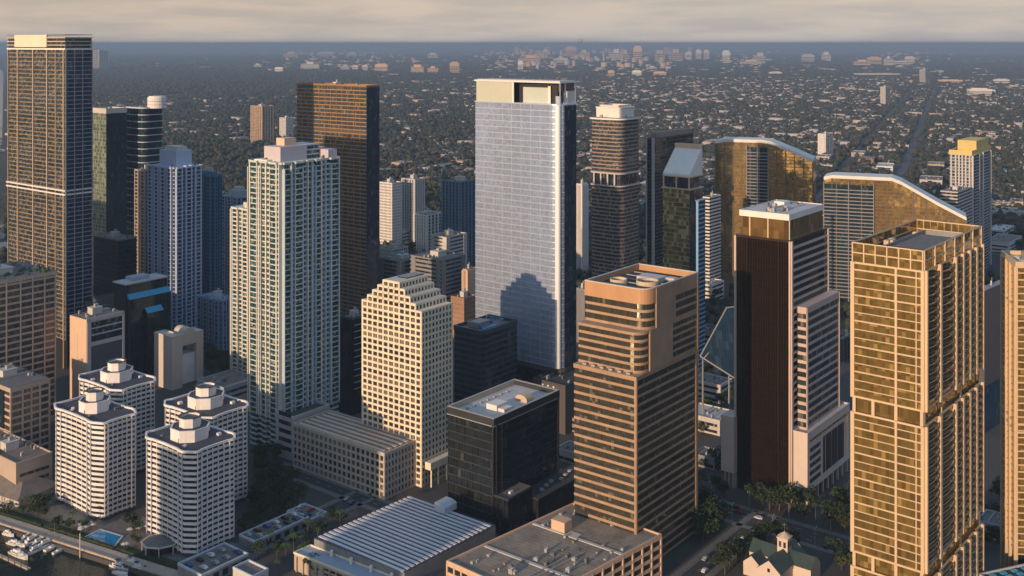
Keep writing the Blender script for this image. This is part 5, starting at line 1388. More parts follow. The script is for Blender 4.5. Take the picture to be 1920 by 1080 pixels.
def palm_proto(seed, hgt):
    R = random.Random(seed); t = thing('palm_tree', 'palm', 'palm tree', (0, 0, -500)); z0 = -500
    m = MB(); m.tube((0, 0, z0), (.3, .1, z0 + hgt), .22, 6, r2=.14); m.build('trunk', BARK, t)
    m = MB()
    for k in range(13):
        an = 2 * pi * k / 13 + R.uniform(-.2, .2); d = R.uniform(.2, 1.1); pts = []
        for j in range(5):
            x = j / 4 * 2.6; z = hgt + .3 + x * (.7 - d * .5) - .28 * x * x; pts.append((x * cos(an) + .3, x * sin(an) + .1, z + z0))
        w = (-sin(an) * .38, cos(an) * .38)
        for j, (p, q) in enumerate(zip(pts, pts[1:])):
            w0, w1 = (1 - abs(j / 4 - .3)), (1 - abs((j + 1) / 4 - .3)) * (0.2 if j == 3 else 1)
            m.face([(p[0] - w[0] * w0, p[1] - w[1] * w0, p[2] - .15), p, q, (q[0] - w[0] * w1, q[1] - w[1] * w1, q[2] - .15)])
            m.face([p, (p[0] + w[0] * w0, p[1] + w[1] * w0, p[2] - .15), (q[0] + w[0] * w1, q[1] + w[1] * w1, q[2] - .15), q])
    m.build('crown', LEAF[2], t); return proto(t)
TP = [tree_proto(1, 11, 6.2, LEAF[0]), tree_proto(2, 9, 5.2, LEAF[1]), tree_proto(3, 13, 7.5, LEAF[0]), tree_proto(4, 8, 4.6, LEAF[2])]
PP = [palm_proto(5, 10), palm_proto(6, 8)]
USED = set()
def put(pr, x, y, sc_, label, group, z=0.):
    r = random.uniform(0, 6.28)
    if pr.name not in USED:
        USED.add(pr.name); o = pr; o.location = (x, y, z); o.rotation_euler = (0, 0, r); o.scale = (sc_,) * 3
    else: o = copy_tree(pr, (x, y, z), r, scale=(sc_,) * 3)
    o['label'] = label; o['group'] = group; return o
TR = []   # tree positions so they do not crowd
def grove(pxs, pys, n, where, kinds=(0, 1, 2, 3), palms=0., sc_=(.7, 1.15), gap=5.):
    k = 0
    for _ in range(n * 14):
        if k >= n: break
        x, y = G(random.uniform(*pxs), random.uniform(*pys))
        if not on_land((x, y), 7.5) or not clear((x, y), 2.5) or any(hypot(x - a, y - b) < gap for a, b in TR): continue
        if not any(shown(x, y, z) for z in (2, 9)): continue
        TR.append((x, y)); k += 1
        if random.random() < palms: put(random.choice(PP), x, y, random.uniform(.8, 1.2), f'palm {where}', f'palms {where}')
        else:
            i = random.choice(kinds); nm = ('dark spreading tree', 'olive rounded tree', 'tall dark broad tree', 'small mid green tree')[i]
            put(TP[i], x, y, random.uniform(*sc_), f'{nm} {where}', f'trees {where}')
grove((596, 722), (893, 950), 22, 'in the dense row before the cream window wing', (0, 2), sc_=(.8, 1.1), gap=4)
grove((478, 600), (850, 915), 26, 'behind the traffic island at the foot of the green tower', gap=5)
grove((512, 596), (908, 945), 9, 'on the round traffic island', (1, 3), sc_=(.5, .8), gap=3.5)
grove((330, 475), (660, 705), 26, 'between the arch building and the green balcony tower', gap=6)
grove((1228, 1385), (945, 1060), 44, 'in the dark clump right of the tan garage roof', (0, 2), sc_=(.9, 1.3), gap=4.5)
grove((1380, 1500), (905, 960), 30, 'at the foot of the amber tower', (0, 2), sc_=(.9, 1.3), gap=4.5)
grove((1500, 1600), (935, 990), 12, 'under the right wing of the amber tower', palms=.6, gap=5)
grove((1390, 1600), (985, 1030), 34, 'along the wide street behind the church', (0, 2, 1), sc_=(.7, 1.1), gap=4.5)
grove((1240, 1400), (1040, 1084), 26, 'left of the church', (0, 2), sc_=(.8, 1.2), gap=4.5)
grove((1560, 1600), (1010, 1078), 7, 'between the church and the nearest gold tower', (1, 2))
grove((140, 275), (935, 985), 26, 'between the two front white towers', gap=4.5)
grove((200, 480), (880, 1000), 30, 'around the feet of the white towers', (0, 1, 3), sc_=(.6, 1.), gap=5)
grove((440, 560), (930, 985), 22, 'right of the nearest white tower', (0, 2), sc_=(.6, 1.), gap=5)
grove((100, 280), (948, 1000), 22, 'around the pool by the quay', palms=.45, sc_=(.5, .85), gap=4)
grove((60, 150), (915, 975), 16, 'before the front left white tower', (0, 1, 3), sc_=(.5, .85), gap=4)
grove((250, 350), (1010, 1050), 8, 'round the octagonal terrace pavilion', (1, 3), sc_=(.4, .7), gap=3.5)
grove((10, 110), (925, 965), 10, 'by the pavilion at the lower left', palms=.5, sc_=(.5, .8), gap=4)
grove((400, 640), (940, 1078), 22, 'among the parking decks left of the ribbed hall', palms=.5, sc_=(.45, .8), gap=5)
grove((575, 760), (1050, 1084), 12, 'along the front of the ribbed hall', palms=.9, sc_=(.5, .8), gap=4)
grove((712, 806), (468, 490), 20, 'in the park right of the copper tower', sc_=(.9, 1.4), gap=10)
grove((1310, 1378), (700, 940), 18, 'between the granite and amber towers', gap=7)
grove((1316, 1345), (440, 590), 8, 'in the gap left of the amber tower', gap=9)
grove((1845, 1918), (880, 1040), 8, 'between the two gold towers', gap=6)
grove((1850, 1918), (425, 480), 14, 'behind the cut off gold tower', sc_=(1, 1.5), gap=12)

# ------------------------------------------------------------------ low buildings between the towers
LOWL = {'a': 'white', 'b': 'tan', 'c': 'grey'}
def low(px, py, s_a, s_b, h, label, wm, rm, yaw=52, seed=0):
    g = G(px, py); r = rect(g, yaw, s_a, s_b); FOOT.append(r); FBX.append((min(a[0] for a in r), max(a[0] for a in r), min(a[1] for a in r), max(a[1] for a in r), r))
    t = thing('low_building', label, 'building', (*g, 0))
    MB().prism(r, 0, h).build('wall', M[wm], t); MB().prism(offset(r, -.4), h, h + .15).build('roof', M[rm], t); MB().ring(offset(r, .1), offset(r, -.45), h - .05, h + .9).build('parapet', M[wm], t)
    for e in (0, 3):
        for k in range(max(1, int(h / 4))): MB().box(along(r, e, .5, .02), eyaw(r, e), elen(r, e) * .86, .25, 1.2 + 4 * k, 2.9 + 4 * k).build('window_band', M['g_dark'], t)
    kit(t, r, h + .15, seed, 5, False, yaw=yaw); return t
LOWS = [(1330, 800, 22, 26, 9, 'long pale roof behind the granite tower, between it and the amber tower', 'lightwall', 'roofwhite'),
 (1335, 745, 18, 22, 12, 'pale low block just above the long pale roof, beside the glass canopy', 'palewall2', 'roofgrey'),
 (1330, 870, 14, 14, 6, 'squat grey building at the back corner of the granite tower', 'greycon', 'roofgrey'),
 (1095, 800, 24, 16, 8, 'low roof in the gap left of the granite tower', 'greycon', 'roofgrey'),
 (1075, 860, 14, 16, 6, 'small grey roof beside the dark glass block', 'palewall2', 'roofgrey'),
 (398, 640, 30, 16, 12, 'low pale block among the trees right of the arch building', 'palewall2', 'roofgrey'),
 (428, 735, 30, 30, 9, 'curved edged grey podium behind the fourth white tower', 'bluewall', 'roofgrey'),
 (720, 560, 40, 22, 16, 'grey low block right of the foot of the copper tower', 'greycon', 'roofgrey'),
 (800, 590, 34, 24, 14, 'mid grey low block behind the gabled tower', 'palewall2', 'roofgrey'),
 (1330, 560, 26, 18, 16, 'white low block seen through the gap left of the amber tower', 'white', 'roofwhite'),
 (1335, 640, 20, 20, 10, 'dark roofed low block behind the glass canopy', 'greycon', 'roofdark'),
 (1882, 470, 60, 26, 14, 'long grey roof just behind the cut off gold tower', 'palewall2', 'roofgrey'),
 (1876, 445, 50, 20, 12, 'second long pale roof behind the cut off gold tower', 'lightwall', 'roofwhite'),
 (640, 700, 20, 16, 10, 'low dark roof at the foot of the black ledged block', 'greycon', 'roofdark'),
 (1865, 1000, 16, 12, 7, 'pale plaza kiosk between the two gold towers', 'bluewall', 'roofgrey'),
 (745, 452, 44, 22, 13, 'pale low block behind the park right of the copper tower', 'lightwall', 'roofwhite'),
 (1325, 480, 30, 18, 18, 'grey block high in the gap between narrow gold tower and golden sail slab', 'palewall2', 'roofgrey'),
 (1545, 300, 46, 26, 9, 'flat pink grey warehouse left of the main avenue', 'lightwall', 'rooftan'),
 (1625, 305, 50, 30, 9, 'red brown low block between the two avenues', 'orangewall', 'roofbrown'),
 (1660, 318, 60, 30, 9, 'long white low block between the two avenues', 'white', 'roofwhite'),
 (1610, 292, 50, 26, 8, 'beige low block above the red brown one', 'lightwall', 'rooftan'),
 (1746, 345, 60, 36, 10, 'wide grey roofed hall left of the yellow crowned tower', 'palewall2', 'roofgrey'),
 (1755, 315, 50, 30, 9, 'tan roofed hall above the wide grey one', 'beige', 'rooftan'),
 (1855, 177, 110, 50, 22, 'pale long school block high on the right side', 'white', 'roofwhite'),
 (1850, 255, 60, 40, 10, 'tan low block behind the yellow crown', 'beige', 'rooftan')]
for i, q in enumerate(LOWS): low(*q, yaw=52 if q[1] > 420 else 67.6, seed=200 + i)

# ------------------------------------------------------------------ cars
def car_proto(name, col):
    t = thing('car', 'car', 'car', (0, 0, -500)); z = -500; pm = plain('car_paint_' + name, col, .3)
    side = [(-2.2, .35), (2.2, .35), (2.25, .75), (2.0, .95), (1.15, 1.02), (.6, 1.45), (-1.1, 1.48), (-1.8, 1.05), (-2.25, .95)]
    m = MB(); m.slabz((0, .9), (1, 0), (0, 1), [(a, z + b) for a, b in side][::-1], 1.8); m.build('body', pm, t)
    m = MB(); m.slabz((0, .92), (1, 0), (0, 1), [(a, z + b) for a, b in ((1.0, 1.05), (.55, 1.38), (-1.05, 1.4), (-1.6, 1.07))], 1.84); m.build('window', M['g_black'], t)
    for a in (-1.4, 1.4):
        for b in (-.86, .86): MB().tube((a, b - .1, z + .34), (a, b + .1, z + .34), .34, 10).build('wheel', M['black'], t)
    return proto(t)
CP = [(car_proto('white', (.6, .6, .6)), 'white'), (car_proto('black', (.02, .02, .02)), 'black'), (car_proto('silver', (.3, .31, .32)), 'silver grey'), (car_proto('red', (.3, .03, .03)), 'dark red'), (car_proto('blue', (.04, .08, .2)), 'blue')]
def put_car(x, y, yaw, where, z=.03):
    k = random.choices(range(5), (4, 3, 4, 1, 1))[0]; pr, nm = CP[k]
    if pr.name not in USED: USED.add(pr.name); o = pr; o.location = (x, y, z); o.rotation_euler = (0, 0, radians(yaw))
    else: o = copy_tree(pr, (x, y, z), radians(yaw))
    o['label'] = f'{nm} car {where}'; o['group'] = f'cars {where}'
def cars_on(c, d, t0, t1, lanes, n, where, yaw):
    nn = np.array((-d[1], d[0])); used = []
    for _ in range(n * 5):
        if len(used) >= n: break
        t = random.uniform(t0, t1); o = random.choice(lanes)
        if any(abs(t - a) < 8 and b == o for a, b in used): continue
        used.append((t, o)); p = c + d * t + nn * o; put_car(p[0], p[1], yaw + (180 if o > 0 else 0), where)
cars_on(c1, dL, -60, 100, (-6, -2.2, 2.2, 6), 13, 'on the wide street behind the church', 142)
cars_on(c2, dR, -30, 55, (-2.6, 2.6), 6, 'on the side street left of the church', 52)
cars_on(c3, dR, -30, 60, (-2.8, 2.8), 9, 'on the street past the parking decks', 52)
def cars_deck(r, h, yaw, n, where):
    for k in range(n):
        p = lp(*r, .08 + .84 * k / max(1, n - 1), .3 if k % 2 else .72); put_car(p[0], p[1], yaw + 90, where, h + .12)
cars_deck(DK[0], 4, 52, 11, 'parked on the long parking deck'); cars_deck(DK[1], 4.5, 52, 8, 'parked on the deck before the nearest white tower'); cars_deck(DK[2], 4, -38, 5, 'parked on the small rear deck')

# ------------------------------------------------------------------ boats
def yacht_proto(name, L, kind):
    t = thing(name, 'boat', 'boat', (0, 0, -500)); z = -500; W = L * .15
    m = MB(); st = [(-.5, .8, .0), (-.2, 1, .0), (.15, .95, .05), (.38, .55, .14), (.5, .03, .24)]; secs = []
    for a, w, up in st:
        x = a * L; d = 1.3 + up * 5; secs.append([(x, -W * w, z + d), (x, -W * w * .75, z - .3), (x, W * w * .75, z - .3), (x, W * w, z + d)])
    for s0, s1 in zip(secs, secs[1:]):
        for k in range(3): m.face([s0[k], s0[k + 1], s1[k + 1], s1[k]][::-1])
        m.face([s0[3], s0[0], s1[0], s1[3]][::-1])
    m.face(secs[0]); m.build('hull', M['white'], t)
    if kind == 0:
        MB().prism([(-.36 * L, -W * .62), (.14 * L, -W * .62), (.24 * L, 0), (.14 * L, W * .62), (-.36 * L, W * .62)], z + 1.3, z + 2.7).build('cabin', M['white'], t)
        MB().prism([(-.3 * L, -W * .64), (.1 * L, -W * .64), (.19 * L, 0), (.1 * L, W * .64), (-.3 * L, W * .64)], z + 1.8, z + 2.35).build('window_band', M['g_black'], t)
        MB().prism([(-.25 * L, -W * .45), (.0 * L, -W * .45), (.06 * L, 0), (0, W * .45), (-.25 * L, W * .45)], z + 2.7, z + 3.8).build('flybridge', M['white'], t)
        MB().prism(rect((-.18 * L, 0), 0, .2 * L, W), z + 4.6, z + 4.75).build('awning', M['navy'], t)
    else:
        MB().prism([(-.2 * L, -W * .5), (.18 * L, -W * .3), (.18 * L, W * .3), (-.2 * L, W * .5)], z + 1.3, z + 2.0).build('cabin', M['white'], t)
        MB().tube((.08 * L, 0, z + 1.3), (.08 * L, 0, z + 1.3 + L * 1.1), .09, 5, r2=.05).build('mast', M['steel'], t)
        MB().tube((.08 * L, 0, z + 2.6), (-.3 * L, 0, z + 2.6), .2, 6).build('furled_sail', M['navy'], t)
    MB().prism([(-.49 * L, -W * .7), (-.36 * L, -W * .8), (-.36 * L, W * .8), (-.49 * L, W * .7)], z + 1.31, z + 1.4).build('deck', M['tan'], t)
    return proto(t)
M['navy'] = plain('navy_canvas', (.02, .05, .14), .8)
BP = [yacht_proto('motor_yacht', 17, 0), yacht_proto('motor_boat', 11, 0), yacht_proto('sailing_boat', 11, 1)]
def boat(k, px, py, yaw, label, s_=1.):
    x, y = G(px, py, -2.2); pr = BP[k]
    if pr.name not in USED: USED.add(pr.name); o = pr; o.location = (x, y, -2.2); o.rotation_euler = (0, 0, radians(yaw)); o.scale = (s_,) * 3
    else: o = copy_tree(pr, (x, y, -2.2), radians(yaw), scale=(s_,) * 3)
    o['label'] = label; o['group'] = 'boats moored below the promenade'
BL = [(0, 36, 1043, -33, 'largest white motor yacht, moored farthest out from the promenade', .82), (0, 30, 1022, -24, 'white motor yacht with blue awning just inside the largest one', .66),
 (1, 62, 1018, 60, 'small motor boat behind the bow of the blue awning yacht'), (1, 76, 1022, 60, 'second small motor boat from the left in the tight row'), (1, 88, 1025, 58, 'middle motor boat of the tight row'),
 (2, 100, 1028, 61, 'sailing boat at the right end of the tight row', .9), (1, 68, 1034, 62, 'short motor boat tied across the bow of the largest yacht', .8), (1, 52, 1012, 62, 'small motor boat nearest the promenade at the left of the marina', .8), (2, 112, 1034, 60, 'sailing boat past the right end of the tight row', .7), (1, 16, 1004, -26, 'motor boat against the sea wall at the left edge', .7), (1, 276, 1076, -28, 'last motor boat along the wall at the bottom edge', .7), (0, 228, 1066, -28, 'motor yacht moored alone near the bottom edge, bow to the right', .8),
 (1, 250, 1063, -30, 'motor boat between the lone yacht and the promenade'), (1, 262, 1074, -25, 'motor boat cut by the bottom edge right of the lone yacht'), (2, 226, 1078, -24, 'sailing boat at the bottom edge below the lone yacht', .8)]
for b in BL: boat(*b)
dk = thing('dock', 'long floating wooden dock beside the largest motor yacht', 'dock', (*G(20, 1050, -2.2), -2.2))
g_ = G(25, 1052, -1.6); MB().prism(rect(g_, -33, 26, 1.6), -2.4, -1.6).build('deck', M['beige'], dk)
for k in range(6): MB().tube((*along(rect(g_, -33, 26, 1.6), 0, k / 5, .2), -4), (*along(rect(g_, -33, 26, 1.6), 0, k / 5, .2), .2), .18, 6).build('pile', BARK, dk)
pl = G(150, 1045, -2); pst = thing('channel_pole', 'single pale mooring pole standing in open water', 'pole', (*pl, -2)); MB().tube((*pl, -5), (*pl, 9), .28, 8).build('shaft', M['lightwall'], pst); MB().tube((*pl, 9), (*pl, 9.6), .34, 8, r2=.1).build('cap', M['lightwall'], pst)

# street lamps beside the wide street
def lamp_proto():
    t = thing('street_lamp', 'lamp', 'street lamp', (0, 0, -500)); z = -500
    MB().tube((0, 0, z), (0, 0, z + 9), .12, 6, r2=.08).build('pole', M['unit'], t); MB().tube((0, 0, z + 9), (1.8, 0, z + 9.4), .06, 5).build('arm', M['unit'], t); MB().box((1.9, 0), 0, .8, .3, z + 9.3, z + 9.45).build('lamp_head', M['lightwall'], t); return proto(t)
LPp = lamp_proto(); k = 0
for t_ in range(-70, 100, 22):
    for sg in (-1, 1):
        p = c1 + dL * t_ + dR * sg * 10
        if not clear(p, .5, False) or not shown(p[0], p[1], 3): continue
        if LPp.name not in USED: USED.add(LPp.name); o = LPp
        else: o = copy_tree(LPp)
        o.location = (p[0], p[1], .1); o.rotation_euler = (0, 0, radians(52 if sg < 0 else 232)); o['label'] = ('street lamp on the church side of the wide street' if sg < 0 else 'street lamp on the amber tower side of the wide street'); o['group'] = 'lamps along the wide street'

# unseen towers and slabs added out of view, for shade and reflections in the town
for (x, y, h, a_, lab) in ((-640, 760, 150, 40, 'unseen dark tower added for reflections beyond the left edge, southern of four'), (-700, 880, 175, 44, 'unseen dark tower added for reflections beyond the left edge, second of four'), (-640, 1010, 140, 40, 'unseen dark tower added for reflections beyond the left edge, third of four'), (-800, 1120, 165, 46, 'unseen dark tower added for reflections beyond the left edge, northern of four')):
    tower('residential_tower', lab, 'skyscraper', rect((x, y), 52, a_, a_ * .8), h, M['g_teal'], M['greycon'], fh=3.6, sh=1.0, seed=int(h), n=3, noreg=True)
tower('residential_tower', 'very tall unseen tower added as shadow caster beyond the left edge, nearest the water', 'skyscraper', rect((-438, 589), 142, 66, 26), 240, M['g_teal'], M['greycon'], fh=3.6, sh=1.0, seed=9, n=3, noreg=True)
for (x, y, h, lab) in ((-312, 300, 92, 'unseen pale slab added on the island to cast shade, taller of two'), (-262, 232, 80, 'unseen pale slab added on the island to cast shade, lower of two')):
    fp = rect((x, y), 150, 46, 18); t_ = tower('residential_tower', lab, 'skyscraper', fp, h, M['g_dark'], M['lightwall'], fh=3.4, sh=1.3, z0=0, seed=int(h), n=4, noreg=True)
tag(MB().prism([(-480, 120), (-215, 120), (-215, 260), (-300, 400), (-480, 400)], -5, 0).build('island', M['lawn']), kind='structure')

# parasols and hedges round the pools
def parasol_proto():
    t = thing('parasol', 'parasol', 'parasol', (0, 0, -500)); z = -500; m = MB(); o8 = [(1.7 * cos(pi * k / 4), 1.7 * sin(pi * k / 4)) for k in range(8)]
    for k in range(8): m.face([(*o8[k], z + 2.3), (*o8[(k + 1) % 8], z + 2.3), (0, 0, z + 3.0)])
    m.build('canopy', M['lightwall'], t); MB().tube((0, 0, z), (0, 0, z + 2.9), .06, 5).build('pole', M['unit'], t); return proto(t)
PZ = parasol_proto(); R_ = random.Random(8)
for (a, b, c, d, n, wh) in ((150, 275, 985, 1030, 16, 'beside the larger pool'), (0, 60, 925, 960, 9, 'beside the small pool at the left edge')):
    k = 0
    for _ in range(200):
        if k >= n: break
        x, y = G(R_.uniform(a, b), R_.uniform(c, d))
        if not on_land((x, y), 8) or not clear((x, y), .5): continue
        k += 1
        if PZ.name not in USED: USED.add(PZ.name); o = PZ
        else: o = copy_tree(PZ)
        o.location = (x, y, .1); o['label'] = 'small pale parasol ' + wh; o['group'] = 'parasols ' + wh
for i, (t0, t1, off, lab) in enumerate(((-45, 22, 8.2, 'clipped hedge on the inner side of the promenade, left stretch'), (26, 74, 8.2, 'clipped hedge on the inner side of the promenade before the larger pool'), (78, 150, 8.4, 'clipped hedge on the inner side of the promenade, right stretch'))):
    h_ = thing('hedge', lab, 'hedge', (*qp((t0 + t1) / 2, off), 0)); m = MB(); q = t0
    pts = []
    while q < t1: pts.append((q, 1 + R_.uniform(-.25, .35), .75 + R_.uniform(-.2, .25))); q += 1.3
    for (a, h0, w0), (b, h1, w1) in zip(pts, pts[1:]):
        A0, A1, B0, B1 = qp(a, off - w0), qp(a, off + w0), qp(b, off - w1), qp(b, off + w1)
        m.face([(*A0, .0), (*B0, 0), (*B0, h1), (*A0, h0)]); m.face([(*A0, h0), (*B0, h1), (*B1, h1), (*A1, h0)]); m.face([(*B1, 0), (*A1, 0), (*A1, h0), (*B1, h1)])
    m.build('foliage', LEAF[0], h_)
# ================================================================== suburb, woods, skyline
rng = np.random.default_rng(4)
def arr_mesh(name, V, loops, tot, mats, midx, parent=None):
    me = bpy.data.meshes.new(name); me.vertices.add(len(V)); me.vertices.foreach_set('co', V.astype(np.float32).ravel())
    me.loops.add(len(loops)); me.loops.foreach_set('vertex_index', loops.astype(np.int32))
    me.polygons.add(len(tot)); st = np.concatenate(([0], np.cumsum(tot)[:-1])); me.polygons.foreach_set('loop_start', st.astype(np.int32)); me.polygons.foreach_set('loop_total', tot.astype(np.int32))
    for m in mats: me.materials.append(m)
    me.polygons.foreach_set('material_index', midx.astype(np.int32)); me.update(calc_edges=True); me.validate()
    o = bpy.data.objects.new(name, me); COL.objects.link(o); return o
def houses_mesh(name, X, Y, yaw, A, B, Hh, R, wm, rm, mats):
    n = len(X); cx, sx = np.cos(yaw), np.sin(yaw)
    loc = np.array([(-1, -1, 0), (1, -1, 0), (1, 1, 0), (-1, 1, 0), (-1, -1, 1), (1, -1, 1), (1, 1, 1), (-1, 1, 1), (-.55, 0, 2), (.55, 0, 2)], float)
    lx = loc[None, :, 0] * A[:, None] / 2; ly = loc[None, :, 1] * B[:, None] / 2
    z = np.where(loc[None, :, 2] == 0, 0, np.where(loc[None, :, 2] == 1, Hh[:, None], (Hh + R)[:, None]))
    V = np.stack([X[:, None] + lx * cx[:, None] - ly * sx[:, None], Y[:, None] + lx * sx[:, None] + ly * cx[:, None], z], -1).reshape(-1, 3)
    pat = [0, 1, 5, 4, 1, 2, 6, 5, 2, 3, 7, 6, 3, 0, 4, 7, 4, 5, 9, 8, 6, 7, 8, 9, 5, 6, 9, 7, 4, 8]; pt = [4, 4, 4, 4, 4, 4, 3, 3]
    loops = (np.array(pat)[None] + 10 * np.arange(n)[:, None]).ravel(); tot = np.tile(pt, n)
    mi = np.stack([wm] * 4 + [rm] * 4, -1).ravel()
    return arr_mesh(name, V, loops, tot, mats, mi)
RC = [(.34, .33, .32), (.22, .20, .19), (.34, .26, .23), (.13, .13, .13), (.40, .39, .37), (.24, .13, .10)]
RN = ['white-grey', 'tan', 'pinkish', 'dark grey', 'white', 'terracotta']
RMAT = [roofm('house_roof_' + n.replace('-', '_'), c, .2) for n, c in zip(RN, RC)]
WMAT = [wall('house_wall_pale', (.48, .44, .40), .15), wall('house_wall_peach', (.5, .36, .27), .15)]
e1, e2 = np.array(D(67.6)), np.array(D(-22.4))
# lots on a street grid; the grid fades into woods to the west (left)
BU, BV = 190.0, 92.0
pts = []
def dens(x, y):
    r = x / y                                # -.48 left ... +.48 right
    d = .16 + .62 / (1 + math.exp(-(r - .02) * 9)) * (1.0 if y > 1300 else .3)
    return d
rows = []
U0, U1, V0, V1 = 900, 8200, -3200, 4200
us = np.arange(U0, U1, 24.0); vs = np.arange(V0, V1, 23.0)
UU, VV = np.meshgrid(us, vs); UU = UU.ravel(); VV = VV.ravel()
UU += rng.uniform(-4, 4, UU.size); VV += rng.uniform(-3, 3, VV.size)
okb = (UU % BU > 14) & (VV % BV > 13); UU, VV = UU[okb], VV[okb]
X = UU * e1[0] + VV * e2[0]; Y = UU * e1[1] + VV * e2[1]
ok = (Y > 1180) & (Y < 7600) & (np.abs(X) < .5 * Y)
X, Y = X[ok], Y[ok]
big = np.sin(X * .0041 + 1.3) * np.sin(Y * .0033 + .4) + .5 * np.sin(X * .013) * np.cos(Y * .011)
dn = .05 + .62 / (1 + np.exp(-(X / Y - .02) * 10)); dn = np.where(Y < 1500, dn * .5, dn) + .22 * big
dn *= np.clip(1.3 - (Y - 2500) / 9000, .6, 1.3)
keep = rng.random(X.size) < dn; X, Y = X[keep], Y[keep]
def roadfree(x, y, w=4):
    m = np.ones(len(x), bool)
    for a, u, L, rw in ROADS:
        dx, dy = x - a[0], y - a[1]; t = dx * u[0] + dy * u[1]; m &= ~((t > -5) & (t < L + 5) & (np.abs(-dx * u[1] + dy * u[0]) < rw + w))
    return m
def footfree(x, y, pad=8):
    m = np.ones(len(x), bool)
    for x0, x1, y0, y1, f in FBX:
        c = np.nonzero((x > x0 - pad) & (x < x1 + pad) & (y > y0 - pad) & (y < y1 + pad))[0]; m[c] = False
    return m
k = roadfree(X, Y, 12) & footfree(X, Y); X, Y = X[k], Y[k]; n = len(X)
yaw = np.full(n, radians(67.6)) + np.where(rng.random(n) < .5, pi / 2, 0) + np.where(X / Y < -.05, rng.uniform(-.5, .5, n), rng.normal(0, .03, n))
bigb = rng.random(n) < .07
A = np.where(bigb, rng.uniform(26, 46, n), rng.uniform(12, 21, n)); B = np.where(bigb, rng.uniform(14, 22, n), rng.uniform(9, 14, n))
Hh = np.where(bigb, rng.uniform(5, 12, n), rng.uniform(3, 5.5, n)); R = np.where(bigb | (rng.random(n) < .35), .25, rng.uniform(1.2, 2.6, n))
rm = rng.choice(6, n, p=[.26, .2, .18, .18, .1, .08]); wm = rng.choice(2, n, p=[.7, .3])
order = np.argsort(Y); vis = [i for i in order if shown(X[i], Y[i], 3)][:300]
visset = np.zeros(n, bool); visset[vis] = True
far = np.nonzero(~visset)[0]
tag(houses_mesh('distant_houses', X[far], Y[far], yaw[far], A[far], B[far], Hh[far], R[far], wm[far], rm[far] + 2, WMAT + RMAT), kind='stuff')
# the nearest 300 in view as houses of their own
HP = {}
def gapname(px):
    for a, nm in ((470, 'in the woods left of the peach tower'), (560, 'in the woods behind the green balcony tower'), (892, 'between the copper and silver towers'), (1110, 'in the gap right of the silver tower'), (1345, 'behind the narrow golden tower'), (1545, 'above the first golden sail slab'), (1700, 'left of the main avenue'), (1790, 'right of the main avenue'), (2000, 'right of the yellow crowned tower')):
        if px < a: return nm
for i in vis:
    key = (rm[i], wm[i], bool(bigb[i]))
    if key not in HP:
        t = thing('low_block' if key[2] else 'house', 'house', 'house', (0, 0, 0)); a, b, h, r = (34, 17, 8, .3) if key[2] else (16, 11, 4, 2)
        q = rect((0, 0), 0, a, b); MB().prism(q, 0, h, bottom=False).build('wall', WMAT[key[1]], t)
        p = rect((0, 0), 0, a + 1, b + 1); mm = MB(); c, d = (-a * .28, 0, h + r), (a * .28, 0, h + r); P = [(*v, h - .1) for v in p]
        mm.face([P[0], P[1], d, c]); mm.face([P[2], P[3], c, d]); mm.face([P[1], P[2], d]); mm.face([P[3], P[0], c]); mm.face(P[::-1]); mm.build('roof', RMAT[key[0]], t)
        MB().box((0, -b / 2 - .03), 0, a * .7, .12, 1, h - .9).build('window_band', M['g_dark'], t)
        if key[2]:
            for k_ in range(3): MB().box((-8 + 7 * k_, 2), 0, 2.4, 2, h + r - .2, h + r + 1.2).build('rooftop_unit', M['unit'], t)
        HP[key] = proto(t); o = t
    else: o = copy_tree(HP[key])
    o.location = (X[i], Y[i], 0); o.rotation_euler = (0, 0, yaw[i]); bx = (34, 17) if key[2] else (16, 11); o.scale = (A[i] / bx[0], B[i] / bx[1], 1)
    w = gapname(proj(X[i], Y[i], 0)[0])
    o['label'] = f"{'long flat' if key[2] else 'small'} {RN[rm[i]]} roofed {'block' if key[2] else 'house'} {w}"; o['group'] = f'suburban houses {w}'; o['category'] = 'building' if key[2] else 'house'

# tree canopy of the suburb: thousands of crowns
def canopy_mesh(name, X, Y, R, Hh, mats):
    ico = []; ph = (1 + 5 ** .5) / 2
    v = np.array([(-1, ph, 0), (1, ph, 0), (-1, -ph, 0), (1, -ph, 0), (0, -1, ph), (0, 1, ph), (0, -1, -ph), (0, 1, -ph), (ph, 0, -1), (ph, 0, 1), (-ph, 0, -1), (-ph, 0, 1)], float); v /= np.linalg.norm(v[0])
    f = [(0, 11, 5), (0, 5, 1), (0, 1, 7), (0, 7, 10), (0, 10, 11), (1, 5, 9), (5, 11, 4), (11, 10, 2), (10, 7, 6), (7, 1, 8), (3, 9, 4), (3, 4, 2), (3, 2, 6), (3, 6, 8), (3, 8, 9), (4, 9, 5), (2, 4, 11), (6, 2, 10), (8, 6, 7), (9, 8, 1)]
    n = len(X); th = rng.uniform(0, 6.28, n); c, s = np.cos(th), np.sin(th)
    vv = v[None] * (1 + rng.uniform(-.32, .28, (n, 12))[:, :, None])
    x = vv[:, :, 0] * c[:, None] - vv[:, :, 1] * s[:, None]; y = vv[:, :, 0] * s[:, None] + vv[:, :, 1] * c[:, None]
    V = np.stack([X[:, None] + x * R[:, None], Y[:, None] + y * R[:, None], Hh[:, None] * (.5 + .55 * vv[:, :, 2])], -1).reshape(-1, 3)
    loops = (np.array(f).ravel()[None] + 12 * np.arange(n)[:, None]).ravel(); tot = np.full(n * 20, 3)
    o = arr_mesh(name, V, loops, tot, mats, np.repeat(rng.integers(0, len(mats), n), 20)); o.data.shade_smooth(); return o
